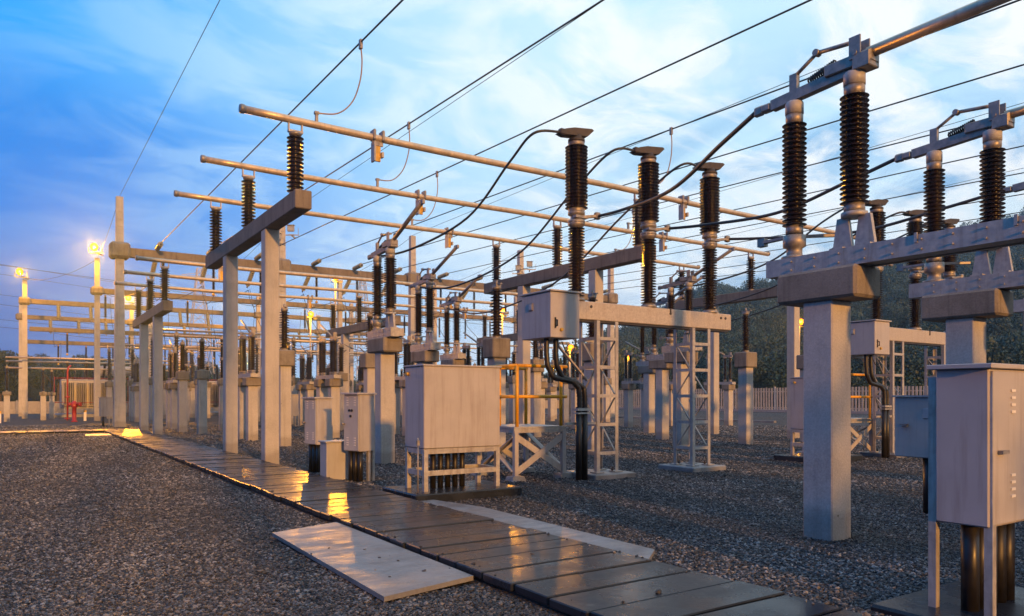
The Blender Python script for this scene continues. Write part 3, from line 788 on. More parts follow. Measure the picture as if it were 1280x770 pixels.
kiosk((5.36, 13.2, 0), .36, .46, .58, 1.66, 'grey kiosk with four dark push buttons on its door', lamps=True, rz=R(17))
kiosk((5.26, 15.3, 0), .38, .44, .60, 1.58, 'grey kiosk with plain louvred door, left of the other', rz=R(15))
sb = empty('junction_box', (4.95, 13.85, 0)); tag(sb, 'low grey junction box standing between the two kiosks', 'box')
b = MB(); b.box((.25, .18, .36), (.5, .36, .74), bev=.01); b.build('body', M['paintb'], sb)
b = MB(); b.box((.25, .18, .745), (.56, .42, .03), bev=.005); b.build('lid', M['paintb'], sb)
# cabinets at the right edge
rc = empty('control_cabinet', (5.6, 2.42, 0)); tag(rc, 'tall grey cabinet on legs at the right edge, closest to the viewer', 'cabinet', 'tall control cabinets')
b = MB(); b.box((.45, .22, .02), (1.5, 1.0, .08), bev=.02); b.build('plinth', M['plank'], rc)
for x in (.03, .87):
    for y_ in (.03, .41): MB().box((x, y_, .9), (.055, .055, 1.7)).build('leg', M['galv'], rc)
b = MB(); b.box((.45, .20, 1.25), (.92, .36, 1.11), bev=.01); bd = b.build('body', M['paint'], rc)
b = MB(); b.box((.45, .2, 1.82), (1.02, .44, .035), bev=.005); b.build('roof', M['paint'], bd)
b = MB(); b.box((.45, .011, 1.25), (.88, .02, 1.07), bev=.004); dr_ = b.build('door', M['paint'], bd)
b = MB()
for i in range(4):
    b.box((.3, -.003, .9+.05*i), (.06, .01, .018)); b.box((.3, -.003, 1.5+.05*i), (.06, .01, .018))
b.build('louvre', M['white'], dr_)
b = MB()
for z_ in (.85, 1.25, 1.65): b.lathe([(.014, -.05), (.014, .05)], (.885, -.008, z_), seg=8)
b.build('hinge', M['fit'], dr_)
b = MB(); b.box((.12, -.02, 1.22), (.1, .03, .025)); b.build('handle', M['fit'], dr_)
b = MB()
for i in range(5): b.tube((.16+.14*i, .22, .04), (.16+.14*i, .22, .72), .06, 10)
b.build('cable_duct', M['black'], rc)
bc = empty('meter_box', (10.3, 5.35, 0)); tag(bc, 'blue grey box with a small window beside the foreground pillar', 'box')
b = MB(); b.box((.2, .0, 1.19), (.3, .80, .84), bev=.012); bb = b.build('body', M['paintb'], bc)
b = MB(); b.box((.2, .0, 1.62), (.36, .84, .025)); b.build('lid', M['paintb'], bb)
b = MB(); b.box((.043, -.1, 1.38), (.02, .2, .14), bev=.008); b.build('window', M['lens'], bb)
b = MB(); b.box((.03, .25, 1.22), (.05, .1, .03)); b.build('handle', M['fit'], bb)
b = MB(); b.tube((.2, 0, 0), (.2, 0, .8), .07, 10); b.build('cable_duct', M['black'], bc)

# ------------------------------------------------------------------ gantries
def pole(name, loc, h, s0, s1, collars, label, rungs=True):
    t = empty(name, loc); tag(t, label, 'pole', 'tapered concrete gantry poles')
    MB().box((0, 0, h/2-.05), (s0, s0, h+.1), taper=s1/s0, bev=0).build('shaft', M['conc'], t)
    for z, hh in collars:
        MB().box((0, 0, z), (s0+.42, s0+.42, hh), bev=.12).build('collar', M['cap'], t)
    if rungs:
        r_ = MB()
        for i in range(int(h/.45)):
            z = 2+i*.4
            if z < h-.5: r_.box((0, -s0/2*(1-(1-s1/s0)*z/h)-.04, z), (.2, .02, .02))
        r_.build('step_rung', M['galv'], t)
    return t
def gbeam(x0, x1, v, z, label, d=.45):
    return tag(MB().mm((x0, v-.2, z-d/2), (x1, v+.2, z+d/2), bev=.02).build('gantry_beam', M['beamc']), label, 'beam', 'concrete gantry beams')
def disc_string():
    t = empty('insulator_string'); tag(t, 'x', 'insulator')
    pr = []
    for i in range(9): z = .1+i*.14; pr += [(.03, z), (.05, z+.02), (.14, z+.05), (.135, z+.075), (.05, z+.085), (.03, z+.13)]
    MB().lathe(pr, seg=10).build('discs', M['porcg'], t)
    m_ = MB(); m_.lathe([(.035, 0), (.035, .12)], seg=6); m_.box((0, 0, 1.42), (.07, .07, .18)); m_.build('clamp', M['fit'], t)
    return Kind(t)
ds = disc_string()
def rod_ins():
    t = empty('hanging_insulator'); tag(t, 'x', 'insulator')
    MB().lathe(shed_profile(1.45, 18, .055, .1), (0, 0, -1.55), seg=10).build('porcelain', M['porc'], t)
    m_ = MB(); m_.lathe([(.06, 0), (.06, .12)], (0, 0, -.12), seg=8); m_.lathe([(.09, 0), (.06, .16)], (0, 0, -1.75), seg=8); m_.build('clamp', M['orange'], t)
    return Kind(t)
hr = rod_ins()
def string_to(p, d, label, grp):
    o = ds.put(p, label, grp); o.rotation_euler = Vector(d).to_track_quat('Z', 'Y').to_euler(); return o
GA = [4.6, 13.3, 22.0, 30.75, 39.5]
pn = ['beside the end of the plank path', 'behind the tall path side frame', 'behind the open disconnectors', 'carrying two unlit floodlights', 'far right of the front gantry']
for u, l in zip(GA, pn): pole('gantry_pole', (u, 45, 0), 12.4, .56 if u < 5 else .52, .34, [(9.5, .85)], f'tall tapered concrete pole {l}')
sp_n = ['first', 'second', 'third', 'fourth']
GA = GA
for i in range(4): gbeam(GA[i]+.5, GA[i+1]-.5, 45, 9.45, f'{sp_n[i]} span from the left of the front gantry beam', .5)
gant = [('second', 58.4, 11.2, 8.95, [4.6, 13.3, 22, 30.7, 39.4]), ('third', 67.6, 10.6, 8.95, [.5, 9.2, 17.9, 26.6, 35.3]), ('fourth', 76, 10.2, 8.5, [.3, 8.75, 17.6, 26.3, 35])]
for gi_, (gn_, v, h, zb, us) in enumerate(gant):
    for i, u in enumerate(us):
        pole('gantry_pole', (u, v, 0), h, .38, .31, [(zb, .55)], f'concrete pole {sp_n[i] if i < 4 else "fifth"} from the left in the {gn_} gantry', rungs=(gi_ == 0))
    for i in range(len(us)-1):
        gbeam(us[i]+.3, us[i+1]-.3, v, zb, f'upper beam span {sp_n[i]} from the left in the {gn_} gantry', .36)
        if gi_ > 0: gbeam(us[i]+.3, us[i+1]-.3, v, zb-2.1, f'lower beam span {sp_n[i]} from the left in the {gn_} gantry', .33)

# ------------------------------------------------------------------ conductors
def sagline(a, b, sag, n=24):
    a = Vector(a); b = Vector(b); return [tuple(a.lerp(b, i/n)+Vector((0, 0, -4*sag*(i/n)*(1-i/n)))) for i in range(n+1)]
def wire(pts, r, label, grp, name='overhead_wire', mat='wire', cat='wire', seg=6):
    return tag(MB().poly(pts, r, seg).build(name, M[mat]), label, cat, grp)
wl = ['leftmost', 'second from left', 'third from left', 'fourth from left', 'fifth from left', 'sixth from left', 'seventh from left', 'eighth from left', 'ninth from left', 'tenth from left', 'eleventh from left', 'twelfth from left']
k = 0
mainw = []
for b_ in range(4):
    for j in range(3):
        un = 6.55+3.3*j+10.0*b_; ug = 6.4+2.65*j+8.7*b_
        uz = un+(un-ug)/28.9*31          # carried on past the camera
        a = (uz, -15, 9.6); e = (ug, 43.3, 9.85)
        wire(sagline(a, e, -.15 if False else .0)[:], .021, f'dark overhead conductor {wl[k]}, running to the front gantry', 'overhead conductors')
        mainw.append((a, e))
        string_to((ug, 44.75, 9.75), (0, -1, .05), f'pale disc string ending the conductor {wl[k]} at the front gantry', 'front gantry strings')
        string_to((ug, 45.3, 9.2), (-.05, 1, -.75), f'yellow lit disc string behind the front gantry, {wl[k]}', 'rear gantry strings')
        hr.put((ug+.35, 45, 9.2), f'brown rod insulator hanging under the front gantry beam, {wl[k]}', 'hanging rod insulators')
        wire(sagline((ug-.05, 46.2, 8.1), (ug-1.4, 58.2, 8.8), .5), .018, f'slack conductor behind the front gantry, {wl[k]}', 'slack gantry conductors', cat='wire')
        hr.put((ug-1.3, 58.4, 8.7), f'brown rod insulator hanging under the second gantry beam, {wl[k]}', 'second gantry rod insulators')
        wire([(ug+.35, 45, 7.45), (ug+.3, 45.2, 7.2), (ug+.1, 45.6, 7.0), (ug-.02, 46, 7.5), (ug-.05, 46.2, 8.1)], .016, f'jumper loop below the front gantry, {wl[k]}', 'gantry jumper loops', 'jumper_wire')
        k += 1
for i, u in enumerate(GA):
    wire(sagline((u, -15, 12.4), (u, 45, 12.45), .0), .011, f'thin shield wire {["above the path","second from left","third from left","fourth from left","fifth from left"][i]}, reaching a front gantry pole top', 'shield wires')
    wire(sagline((u, 45, 12.4), ([4.6, 13.3, 22, 30.7, 39.4][i], 58.4, 11.2), .25), .012, f'thin shield wire between front and second gantry poles, {wl[i]}', 'rear shield wires')
wire(sagline((4.6, 58.4, 11.15), (.5, 67.6, 10.6), .5), .014, 'thin wire slung between the two lit poles at left', 'rear shield wires')
for gi_, (gn_, v, h, zb, us) in enumerate(gant[1:]):
    for i, u in enumerate(us[:-1]):
        for q in (.25, .5, .75):
            x = u+(us[i+1]-u)*q
            string_to((x, v-.25, zb-.1), (0, -.55, -1), f'disc string under the {gn_} gantry, span {i+1}, {ph[int(q*4)-1]} place', f'{gn_} gantry strings')
            hr.put((x+.6, v, zb-2.3), f'rod insulator under the lower {gn_} beam, span {i+1}, {ph[int(q*4)-1]} place', f'{gn_} gantry rod insulators')
    for i in range(len(us)-1):
        wire(sagline((us[i]+2, v-1, zb-1.3), (us[i+1]+1.8, v-1, zb-1.3), .35), .018, f'slack conductor loop along the {gn_} gantry, span {i+1}', f'{gn_} gantry loops')
# far lines across the sky at left
for i, (z0, z1) in enumerate(((27, 21), (25.5, 19.5), (22, 16.5), (20.5, 15), (17.5, 13), (16, 12))):
    wire(sagline((-75, 110, z0), (30, 150, z1), 1.0), .03, f'distant power line strand in the left sky, {ORD[i]} from the top', 'distant power lines')
wire(sagline((-20, 130, 22), (95, 110, 13.5), .8), .035, 'distant line crossing behind the tall gantry pole', 'distant power lines')

def at(a, e, v):
    f = (v-a[1])/(e[1]-a[1]); return Vector(a).lerp(Vector(e), f)
# droppers from the conductors to the tubes
k = 0
for b_ in range(2):
    for j, v in enumerate(GV1):
        a, e = mainw[b_*3+j]; p = at(a, e, v-.1 if j == 0 else v)
        t = empty('dropper', (p.x, p.y, p.z)); tag(t, f'thin dropper from the conductor to the {ph[j]} front tube, {"left" if b_==0 else "right"} bay', 'wire', 'droppers')
        dz = ZT1+.25-p.z; q = Vector((-1.0, v-p.y, dz))
        ctrl = [(0, 0, -.1), (.03, 0, dz*.25), (-.02, 0, dz*.5), (-.2, 0, dz*.78), (-.55, 0, dz*.97), (-1.0, v-p.y, dz)]
        pts = []
        for i in range(len(ctrl)-1):
            c0 = Vector(ctrl[max(0, i-1)]); c1 = Vector(ctrl[i]); c2 = Vector(ctrl[i+1]); c3 = Vector(ctrl[min(len(ctrl)-1, i+2)])
            for s in range(5):
                f = s/5; pts.append(tuple(.5*((2*c1)+(c2-c0)*f+(2*c0-5*c1+4*c2-c3)*f*f+(3*c1-c0-3*c2+c3)*f**3)))
        pts.append(ctrl[-1])
        MB().poly(pts, .016, 6).build('conductor', M['copper'], t)
        MB().box((0, 0, -.05), (.07, .1, .22), bev=.01).build('clamp', M['fit'], t)
        m_ = MB(); m_.box((-1.0, v-p.y, dz), (.1, .08, .06)); m_.box((-1.0, v-p.y, dz-.12), (.06, .06, .22)); m_.build('tap_post', M['fit'], t)

# heavy jumpers
def jumper(ctrl, label, r=.026):
    ctrl = [Vector(c) for c in ctrl]; pts = []
    for i in range(len(ctrl)-1):
        c0 = ctrl[max(0, i-1)]; c1 = ctrl[i]; c2 = ctrl[i+1]; c3 = ctrl[min(len(ctrl)-1, i+2)]
        for s in range(8):
            f = s/8; pts.append(tuple(.5*((2*c1)+(c2-c0)*f+(2*c0-5*c1+4*c2-c3)*f*f+(3*c1-c0-3*c2+c3)*f**3)))
    pts.append(tuple(ctrl[-1]))
    return wire(pts, r, label, 'jumper cables', 'jumper_cable', cat='cable', seg=8)
for b_, bn in ((0, 'front'), (1, 'second')):
    bx0, by0 = B0[0]+10*b_, B0[1]-.35*b_
    for j in range(3):
        px_ = bx0+(.3, 2.25, 4.15)[j]
        dx, dy = ((7.45, 16.75), (10.5, 20.6), (13.7, 24.6))[j]; dx += 9.9*b_-.01; dy -= .3*b_
        s = Vector((px_-.42, by0-.02, 6.76)); e = Vector((dx, dy+.98, PH+2.12))
        m1 = s.lerp(e, .42)+Vector((0, 0, -.55-.30*j)); m2 = s.lerp(e, .74)+Vector((0, 0, -.45-.3*j))
        h1 = s+Vector((-.55, .12, -.10)); h2 = s.lerp(e, .17)+Vector((-.25, 0, -.12-.12*j))
        jumper([s, h1, h2, m1, m2, e], f'black jumper from the {bn} breaker pole top to the {ph[j]} open disconnector')
        qx = 7.70+3.22*j+10*b_
        if b_ == 0:
            s = Vector((px_+.42, by0-.16, 5.21)); e = Vector((qx-.01, 5.06+.98, PH+2.12))
            jumper([s, s.lerp(e, .2)+Vector((.1, 0, -.12)), s.lerp(e, .55)+Vector((.1, 0, -.28)), s.lerp(e, .85)+Vector((0, 0, -.12)), e], f'thick cable from the front breaker to the {["foreground","second","third"][j]} closed disconnector', .03)
# low earth wires between rear switch rows
for i, (v, z) in enumerate(((30.5, 4.0), (36.2, 4.25), (43, 4.0))):
    for j, u in enumerate((7.2, 10.4, 13.6, 17.2, 20.4, 23.6)):
        wire(sagline((u, v-1.0, 3.95), (u-.3, v+4.2, 4.2), .35, 10), .015, f'slack link {ORD[j]} from the path behind rear row {ORD[i]}', 'slack rear links', 'slack_link')

rnd_ = random.Random(21); k = 0
for v0, v1, z0, us in ((46.5, 42.5, 8.2, (6.4, 9.0, 11.7, 15.1, 17.8, 20.4, 23.8, 26.5)), (57.5, 55.8, 8.4, (5.3, 7.9, 10.5, 13.8, 16.5, 19.1, 22.4)), (66.6, 61.8, 7.0, (2.5, 5.5, 8.2, 11.5, 14.0, 17.0, 20.0)), (59.2, 61.4, 8.5, (6.5, 9.4, 12.3, 15.7, 18.7))):
    for u in us:
        k += 1
        b_ = rnd_.uniform(-.4, .4)
        wire([(u+b_, v0, z0), (u+b_+.05, v0+(v1-v0)*.25, z0-1.6), (u+.2, v0+(v1-v0)*.6, 5.6), (u+.1, v1, 4.3)], .016, f'thin dropper wire {k} from the left rear gantries down to a switch', 'rear dropper wires', 'rear_dropper')
# ------------------------------------------------------------------ lamps
def make_flood(lit):
    """floodlight head, opening towards -Y and a little down"""
    t = empty('floodlight'); tag(t, 'x', 'lamp')
    if lit:
        q = (0, -.97, -.25)
        h = MB(); h.lathe([(.08, -.24), (.12, -.22), (.22, -.08), (.27, .03), (.28, .05), (.26, .05), (.22, .0), (.08, -.16), (.03, -.18)], (0, 0, 0), axis=q, seg=16); h.build('reflector', M['dark'], t)
        g = MB().lathe([(.1, -.14), (.2, -.06), (.27, .03), (.265, .07), (.2, .12), (.1, .145)], (0, 0, 0), axis=q, seg=16).build('lamp_glass', M['glass_on'], t)  # globe enlarged and self-lit amber to stand for the lamp's glare
    else:
        h = MB(); h.box((0, .1, 0), (.42, .16, .36), bev=.04); h.box((0, .1, .2), (.46, .3, .02)); h.build('housing', M['galv'], t)
        MB().box((0, .01, 0), (.36, .02, .3)).build('lamp_glass', M['lens'], t)
    b = MB(); b.box((0, .2, -.34), (.34, .04, .03)); b.box((-.45, .1, -.16), (.02, .06, .36)); b.box((.45, .1, -.16), (.02, .06, .36)); b.box((0, .25, -.36), (.92, .06, .05)); b.box((0, .6, -.38), (.08, .8, .06)); b.build('bracket', M['dark'] if lit else M['galv'], t)
    return Kind(t)
fl = make_flood(True); fu = make_flood(False)
def glow(p, power):
    l = bpy.data.lights.new('lamp_light', 'POINT'); l.energy = power; l.color = (1, .38, .015); l.shadow_soft_size = .10
    o = bpy.data.objects.new('lamp_light', l); COL.objects.link(o)
    o.location = (p[0]-.30*FW.x, p[1]-.30*FW.y, p[2]-.07)
def beam(p, aim, power, spread=62):
    l = bpy.data.lights.new('lamp_beam', 'SPOT'); l.energy = power; l.color = (1, .38, .02); l.shadow_soft_size = .15; l.spot_size = R(spread); l.spot_blend = .6
    o = bpy.data.objects.new('lamp_beam', l); COL.objects.link(o)
    d = (Vector(aim)-Vector(p)).normalized(); o.location = Vector(p)+d*.45
    o.rotation_euler = d.to_track_quat('-Z', 'Y').to_euler()
cr = -math.atan2(FW.x, FW.y)
beam((4.35, 57.2, 11.75), (3.6, 26, .5), 17000, 56)
beam((8.4, 75.0, 10.6), (4.2, 30, 0), 20000, 36)
beam((17.2, 75.0, 10.5), (4.2, 24, 0), 8000, 30)
beam((.2, 66.5, 11.0), (1.0, 16, 2), 8000, 40)
for p_, w_ in (((4.35, 57.2, 11.75), 1100), ((.2, 66.5, 11.0), 700), ((8.4, 75.0, 10.6), 600), ((17.2, 75.0, 10.5), 800)): glow(p_, w_)
fl.put((4.35, 57.2, 11.75), 'brightest lit floodlight on the second pole from the left', 'lit floodlights', cr)
fl.put((.2, 66.5, 11.0), 'lit floodlight on the leftmost pole', 'lit floodlights', cr)
fl.put((8.4, 75.0, 10.6), 'small lit floodlight just right of the tall pole by the path end', 'lit floodlights', cr)
fl.put((17.2, 75.0, 10.5), 'small lit floodlight between the legs of the path side frame', 'lit floodlights', cr)
lp = [(20.0, 54.0, 10.7, 'lit floodlight above the rear tubes left of the open disconnector'), (21.7, 64.8, 9.0, 'lower lit floodlight beneath the rear tubes'),
      (34.6, 53.4, 9.0, 'lit floodlight beside the broad post insulator behind the cabinet'), (40.3, 51.3, 6.0, 'lit lamp glowing below the mechanism box'),
      (52.5, 37.0, 7.7, 'lit lamp beside the foreground pillar before the hill'), (51.3, 56.0, 5.6, 'small lit lamp low before the dark hill'), (48.0, 64.2, 4.9, 'tiny lit lamp beyond the yellow railing')]
for x, y_, z, l in lp:
    t = empty('lamp_post', (x, y_, 0)); tag(t, 'slim post of the ' + l, 'post', 'lamp posts')
    MB().tube((0, 0, 0), (0, 0, z-.25), .08, 8).build('shaft', M['galv'], t)
    MB().box((0, 0, z-.28), (.5, .12, .06)).build('bracket', M['galv'], t)
    fl.put((x, y_-.15, z), l, 'lit floodlights', cr); glow((x, y_-.15, z), 450 if z > 7 else 250); beam((x, y_-.15, z), (1, 2, 2.2), (3800 if x < 30 else 1500) if z > 7 else 900, 30)
fu.put((30.3, 44.6, 11.0), 'left unlit floodlight on the pole above the mechanism box', 'unlit floodlights', cr)
fu.put((31.3, 44.6, 11.4), 'right unlit floodlight on the pole above the mechanism box', 'unlit floodlights', cr)
fu.put((12.9, 44.6, 11.2), 'left unlit floodlight on the pole behind the path side frame', 'unlit floodlights', cr)
fu.put((13.7, 44.6, 11.8), 'right unlit floodlight on the pole behind the path side frame', 'unlit floodlights', cr)

# ------------------------------------------------------------------ left background: transformers, hydrant, kiosk
def transformer(loc, label):
    t = empty('power_transformer', loc); tag(t, label, 'transformer', 'power transformers')
    MB().box((2.2, 1.6, .12), (5.4, 4, .25)).build('foundation', M['slab'], t)
    MB().box((2.2, 1.7, 1.9), (4.2, 2.2, 2.4), bev=.05).build('tank', M['paint'], t)
    for i in range(5):
        r_ = MB()
        for q in range(5): r_.box((.3+i*.9+q*.15, .25, 1.9), (.03, .7, 1.9))
        r_.box((.6+i*.9, .25, 2.88), (.75, .12, .12)); r_.box((.6+i*.9, .25, .95), (.75, .12, .12)); r_.build('radiator', M['paint'], t)
    for i in range(3):
        o = porcelain('bushing', 1.6, 16, .07, .13, t, (.8+i*1.2, 1.5, 3.1), seg=10)
        o.rotation_euler = (R(-12), R(-8+8*i), 0)
    for i in range(3): porcelain('small_bushing', .8, 8, .05, .09, t, (1.2+i*.7, 2.4, 3.1), seg=8)
    MB().lathe([(.1, 0), (.42, .05), (.42, 2.4), (.1, 2.45)], (3.0, 2.4, 3.9), axis=(1, 0, 0), seg=14).build('conservator', M['paint'], t)
    s = MB(); s.box((3.4, 2.4, 3.4), (.1, .1, .9)); s.box((5.0, 2.4, 3.4), (.1, .1, .9)); s.build('conservator_stand', M['galv'], t)
    p = MB()
    for z in (1.2, 3.2): p.tube((-.4, -.4, z), (4.9, -.4, z), .02); p.tube((-.4, 3.4, z), (4.9, 3.4, z), .02)
    for x in (-.4, 4.9): p.tube((x, -.4, 0), (x, -.4, 3.3), .022); p.tube((x, 3.4, 0), (x, 3.4, 3.3), .022)
    p.build('spray_pipe', M['red'], t)
    return t
transformer((2.9, 70.5, 0), 'pale finned power transformer ringed by red pipes at far left')
transformer((13.5, 71, 0), 'second power transformer behind the small path end frame')
t = empty('fire_hydrant', (3.15, 56.8, 0)); tag(t, 'bright red hydrant standing before the transformer', 'hydrant')
b = MB(); b.lathe([(.2, 0), (.2, .06), (.13, .08), (.13, .95), (.19, .97), (.19, 1.05), (.15, 1.3), (.06, 1.4)], seg=14); b.build('barrel', M['red'], t)
b = MB(); b.lathe([(.1, 0), (.1, .35), (.14, .36), (.14, .44)], (0, 0, 1.15), axis=(.83, -.55, 0), seg=10); b.lathe([(.08, 0), (.08, .25), (.12, .26), (.12, .32)], (0, 0, 1.15), axis=(-.83, .55, 0), seg=10); b.build('outlet', M['red'], t)
t = empty('fire_pipe', (2.95, 60.5, 0)); tag(t, 'tall red fire water riser pipe left of the transformer', 'pipe')
b = MB(); b.poly([(0, 0, 0), (0, 0, 3.4), (.05, .05, 3.7), (.2, .2, 3.85)], .06, 8); b.build('riser', M['red'], t)
b = MB(); b.lathe([(.2, 0), (.2, .06)], (0, 0, .1), seg=10); b.lathe([(.17, 0), (.17, .08)], (0, 0, 1.6), seg=10); b.build('flange', M['red'], t)
for i, (x, y_) in enumerate(((-.9, 56.5), (3.9, 58.8))):
    t = empty('marker_post', (x, y_, 0)); tag(t, ['white marker post with orange top at far left', 'white marker post with orange top beside the hydrant'][i], 'post', 'marker posts')
    MB().box((0, 0, .3), (.16, .16, .62)).build('post', M['white'], t); MB().box((0, 0, .67), (.17, .17, .14)).build('band', M['yellow'], t)
kiosk((3.85, 46.8, 0), .6, .5, .55, 1.6, 'distant grey kiosk left of the tall pole at the path end', ducts=3)
kiosk((12.2, 40.2, 0), .6, .5, .6, 1.75, 'distant grey kiosk among the rear pillars behind the path side frame', ducts=3)
kiosk((38.0, 36.0, 0), .8, .6, .6, 1.9, 'distant grey kiosk seen through the yellow railing', ducts=3)
lq = make_pillar(2.0, .34, .5, .5, .25); li = make_pillar_post(1.6, 16, .12)
for i, (x, y_, z_) in enumerate(((-1.9, 76, 2.2), (-.55, 59.4, 2.4), (1.55, 62.0, 2.6), (2.2, 66, 2.3))):
    l = ['far left beside the wall', 'left of the lit pole base', 'between the lit poles', 'before the transformer'][i]
    lq.put((x, y_, 0), f'short concrete pillar {l}', 'left background pillars'); li.put((x, y_, 2.0), f'slim brown insulator on the short pillar {l}', 'left background insulators')
# low bus tubes beyond the left poles
for i, z in enumerate((4.6, 4.35, 3.9)):
    tag(MB().tube((-.7, 66.5+i*1.2, z), (12, 66.5+i*1.2, z), .07, 8).build('low_bus_tube', M['alu']), f'low horizontal bus tube before the transformer, {ORD[i]} from the top', 'busbar', 'low bus tubes')
# distant lattice transmission towers
def pylon():
    t = empty('transmission_tower'); tag(t, 'x', 'tower'); H = 34
    def half(z): return 3.0*(1-z/H)+.55
    lg = MB(); br = MB()
    for sx in (-1, 1):
        for sy in (-1, 1): lg.bar((sx*half(0), sy*half(0), 0), (sx*half(H), sy*half(H), H), .16, .16)
    zs = [0, 5, 9.5, 13.5, 17, 20, 23, 25.5, 28, 30, 32, 34]
    for a, c in zip(zs, zs[1:]):
        for s in (-1, 1):
            br.bar((-half(a), s*half(a), a), (half(c), s*half(c), c), .08); br.bar((half(a), s*half(a), a), (-half(c), s*half(c), c), .08)
            br.bar((s*half(a), -half(a), a), (s*half(c), half(c), c), .08); br.bar((s*half(a), half(a), a), (s*half(c), -half(c), c), .08)
            br.bar((-half(c), s*half(c), c), (half(c), s*half(c), c), .07)
    lg.build('leg', M['galv'], t); br.build('lattice', M['galv'], t)
    am = MB()
    for z in (23, 27.5, 32):
        for s in (-1, 1): am.bar((0, 0, z+.8), (s*4.2, 0, z), .1); am.bar((0, 0, z), (s*4.2, 0, z), .1)
    am.build('cross_arm', M['galv'], t)
    return Kind(t)
py = pylon()
py.put((38, 198, 0), 'distant lattice transmission tower seen above the path end', 'transmission towers')
py.put((78, 190, 0), 'distant lattice transmission tower behind the lit floodlights', 'transmission towers')

# ------------------------------------------------------------------ fence and wall
def fence(x, y0, y1, h, label):
    t = empty('picket_fence', (x, y0, 0)); tag(t, label, 'fence')
    n = int((y1-y0)/6)
    for i in range(n+1): MB().box((0, i*6, h/2), (.16, .16, h+.1)).build('post', M['conc'], t)
    for i in range(n):
        p = MB(); q = .33
        for j in range(1, 17):
            yy = i*6+j*6/17; p.box((-.06, yy, h/2+random.uniform(-.03, .03)), (.04, .2, h-.15))
        for z in (.5, h-.5): p.box((0, i*6+3, z), (.06, 5.8, .1))
        p.build('picket_panel', M['picket'], t)
    MB().box((0, (y1-y0)/2, .12), (.4, y1-y0, .3)).build('base_kerb', M['conc'], t)
fence(69.5, 10, 112, 2.75, 'pale picket fence along the foot of the dark hill')
t = empty('boundary_wall', (-70, 88, 0)); tag(t, 'low pale panelled concrete wall at the far left', 'wall')
b = MB()
for i in range(70): b.box((i*2+1, 0, .6), (1.86, .1, 1.25))
b.build('panel', M['wall'], t)
b = MB()
for i in range(71): b.box((i*2, 0, .65), (.13, .18, 1.38))
b.build('post', M['conc'], t)
kb = MB(); kb.mm((40, 30, 0), (40.25, 68, .12)); tag(kb.build('kerb', M['slab']), 'pale kerb line on the gravel before the fence', 'kerb', kind='structure')

# ------------------------------------------------------------------ trees and hills
def crown_mesh(name, w, h, n, seed, leaf=.55):
    rnd = random.Random(seed); bm = bmesh.new()
    lobes = [(Vector((rnd.uniform(-.55, .55)*w, rnd.uniform(-.55, .55)*w, rnd.uniform(.25, .85)*h)), rnd.uniform(.28, .5)*w) for _ in range(9)]
    for i in range(n):
        c, r = rnd.choice(lobes)
        d = Vector((rnd.gauss(0, 1), rnd.gauss(0, 1), rnd.gauss(0, 1))).normalized()
        p = c+d*r*(rnd.random()**.35); s = leaf*rnd.uniform(.5, 1.2)
        e = Euler((rnd.uniform(0, 6.28), rnd.uniform(0, 6.28), rnd.uniform(0, 6.28))).to_matrix()
        bm.faces.new([bm.verts.new(p+e @ Vector(q)*s) for q in ((-.5, -.4, 0), (.45, -.5, .1), (.55, .4, 0), (-.35, .5, -.12))])
    me = bpy.data.meshes.new(name); bm.to_mesh(me); bm.free(); me.materials.append(M['leaf']); return me
crowns = [crown_mesh('crown', 4.2, 7.5, 9000, s, .2) for s in (1, 2, 3)]
def trunk_mesh():
    b = MB(); b.poly([(0, 0, -.5), (.05, 0, 2), (.1, .1, 4.5), (0, .15, 6.5)], [.32, .24, .17, .06], 8)
    for a in range(5):
        z = 2.2+a*.7; an = a*2.4; b.poly([(.05, 0, z), (math.cos(an)*1.2, math.sin(an)*1.2, z+1.0), (math.cos(an)*2.3, math.sin(an)*2.3, z+2.2)], [.12, .08, .03], 6)
    return b.mesh('trunk', M['bark'])
tm = trunk_mesh()
def tree(x, y_, z, s, k_, label, grp, sz=1.0):
    t = empty('tree', (x, y_, z), random.uniform(0, 6.28)); t.scale = (s, s, s*sz); tag(t, label, 'tree', grp)
    o = bpy.data.objects.new('trunk', tm); COL.objects.link(o); o.parent = t
    o2 = bpy.data.objects.new('crown', crowns[k_]); COL.objects.link(o2); o2.parent = t; o2.location = (0, 0, 1.2)
    return t, o2
lt_pos = [(-24, 128, 1.25), (-16, 133, 1.1), (-9, 126, 1.0), (-2, 130, 1.0), (5, 127, .9), (12, 133, .95), (-30, 122, 1.2), (20, 135, .8), (-5, 139, 1.15), (-20, 141, 1.45), (28, 140, .75), (36, 142, .7)]
for i, (x, y_, s) in enumerate(sorted(lt_pos)):
    tree(x, y_, 0, s, i % 3, f'dark bushy tree {ORD[i]} from the left beyond the low wall', 'trees beyond the wall', .95)

# unseen thin tree added behind the viewpoint for broken shade on the near right
crowns.append(crown_mesh('crown', 4.4, 7.0, 520, 9, .5))
for i, (x, y_, s) in enumerate(((5.9, -12.5, .8),)):
    tree(x, y_, 0, s, 3, 'broad tree with loose foliage, added for shade right of the columnar trees behind the viewpoint', 'trees behind the viewpoint')

for i, (x, y_, s_, sz) in enumerate(((-4.8, -10, .45, 6.6), (-2.7, -10.2, .30, 7.5), (-.7, -9.8, .24, 6.4))):  # unseen columnar trees added to shade the posts at left
    tree(x, y_, 0, s_, 0, f'added tall narrow columnar shade tree {ORD[i]} from the left behind the viewpoint', 'added columnar trees behind the viewpoint', sz)

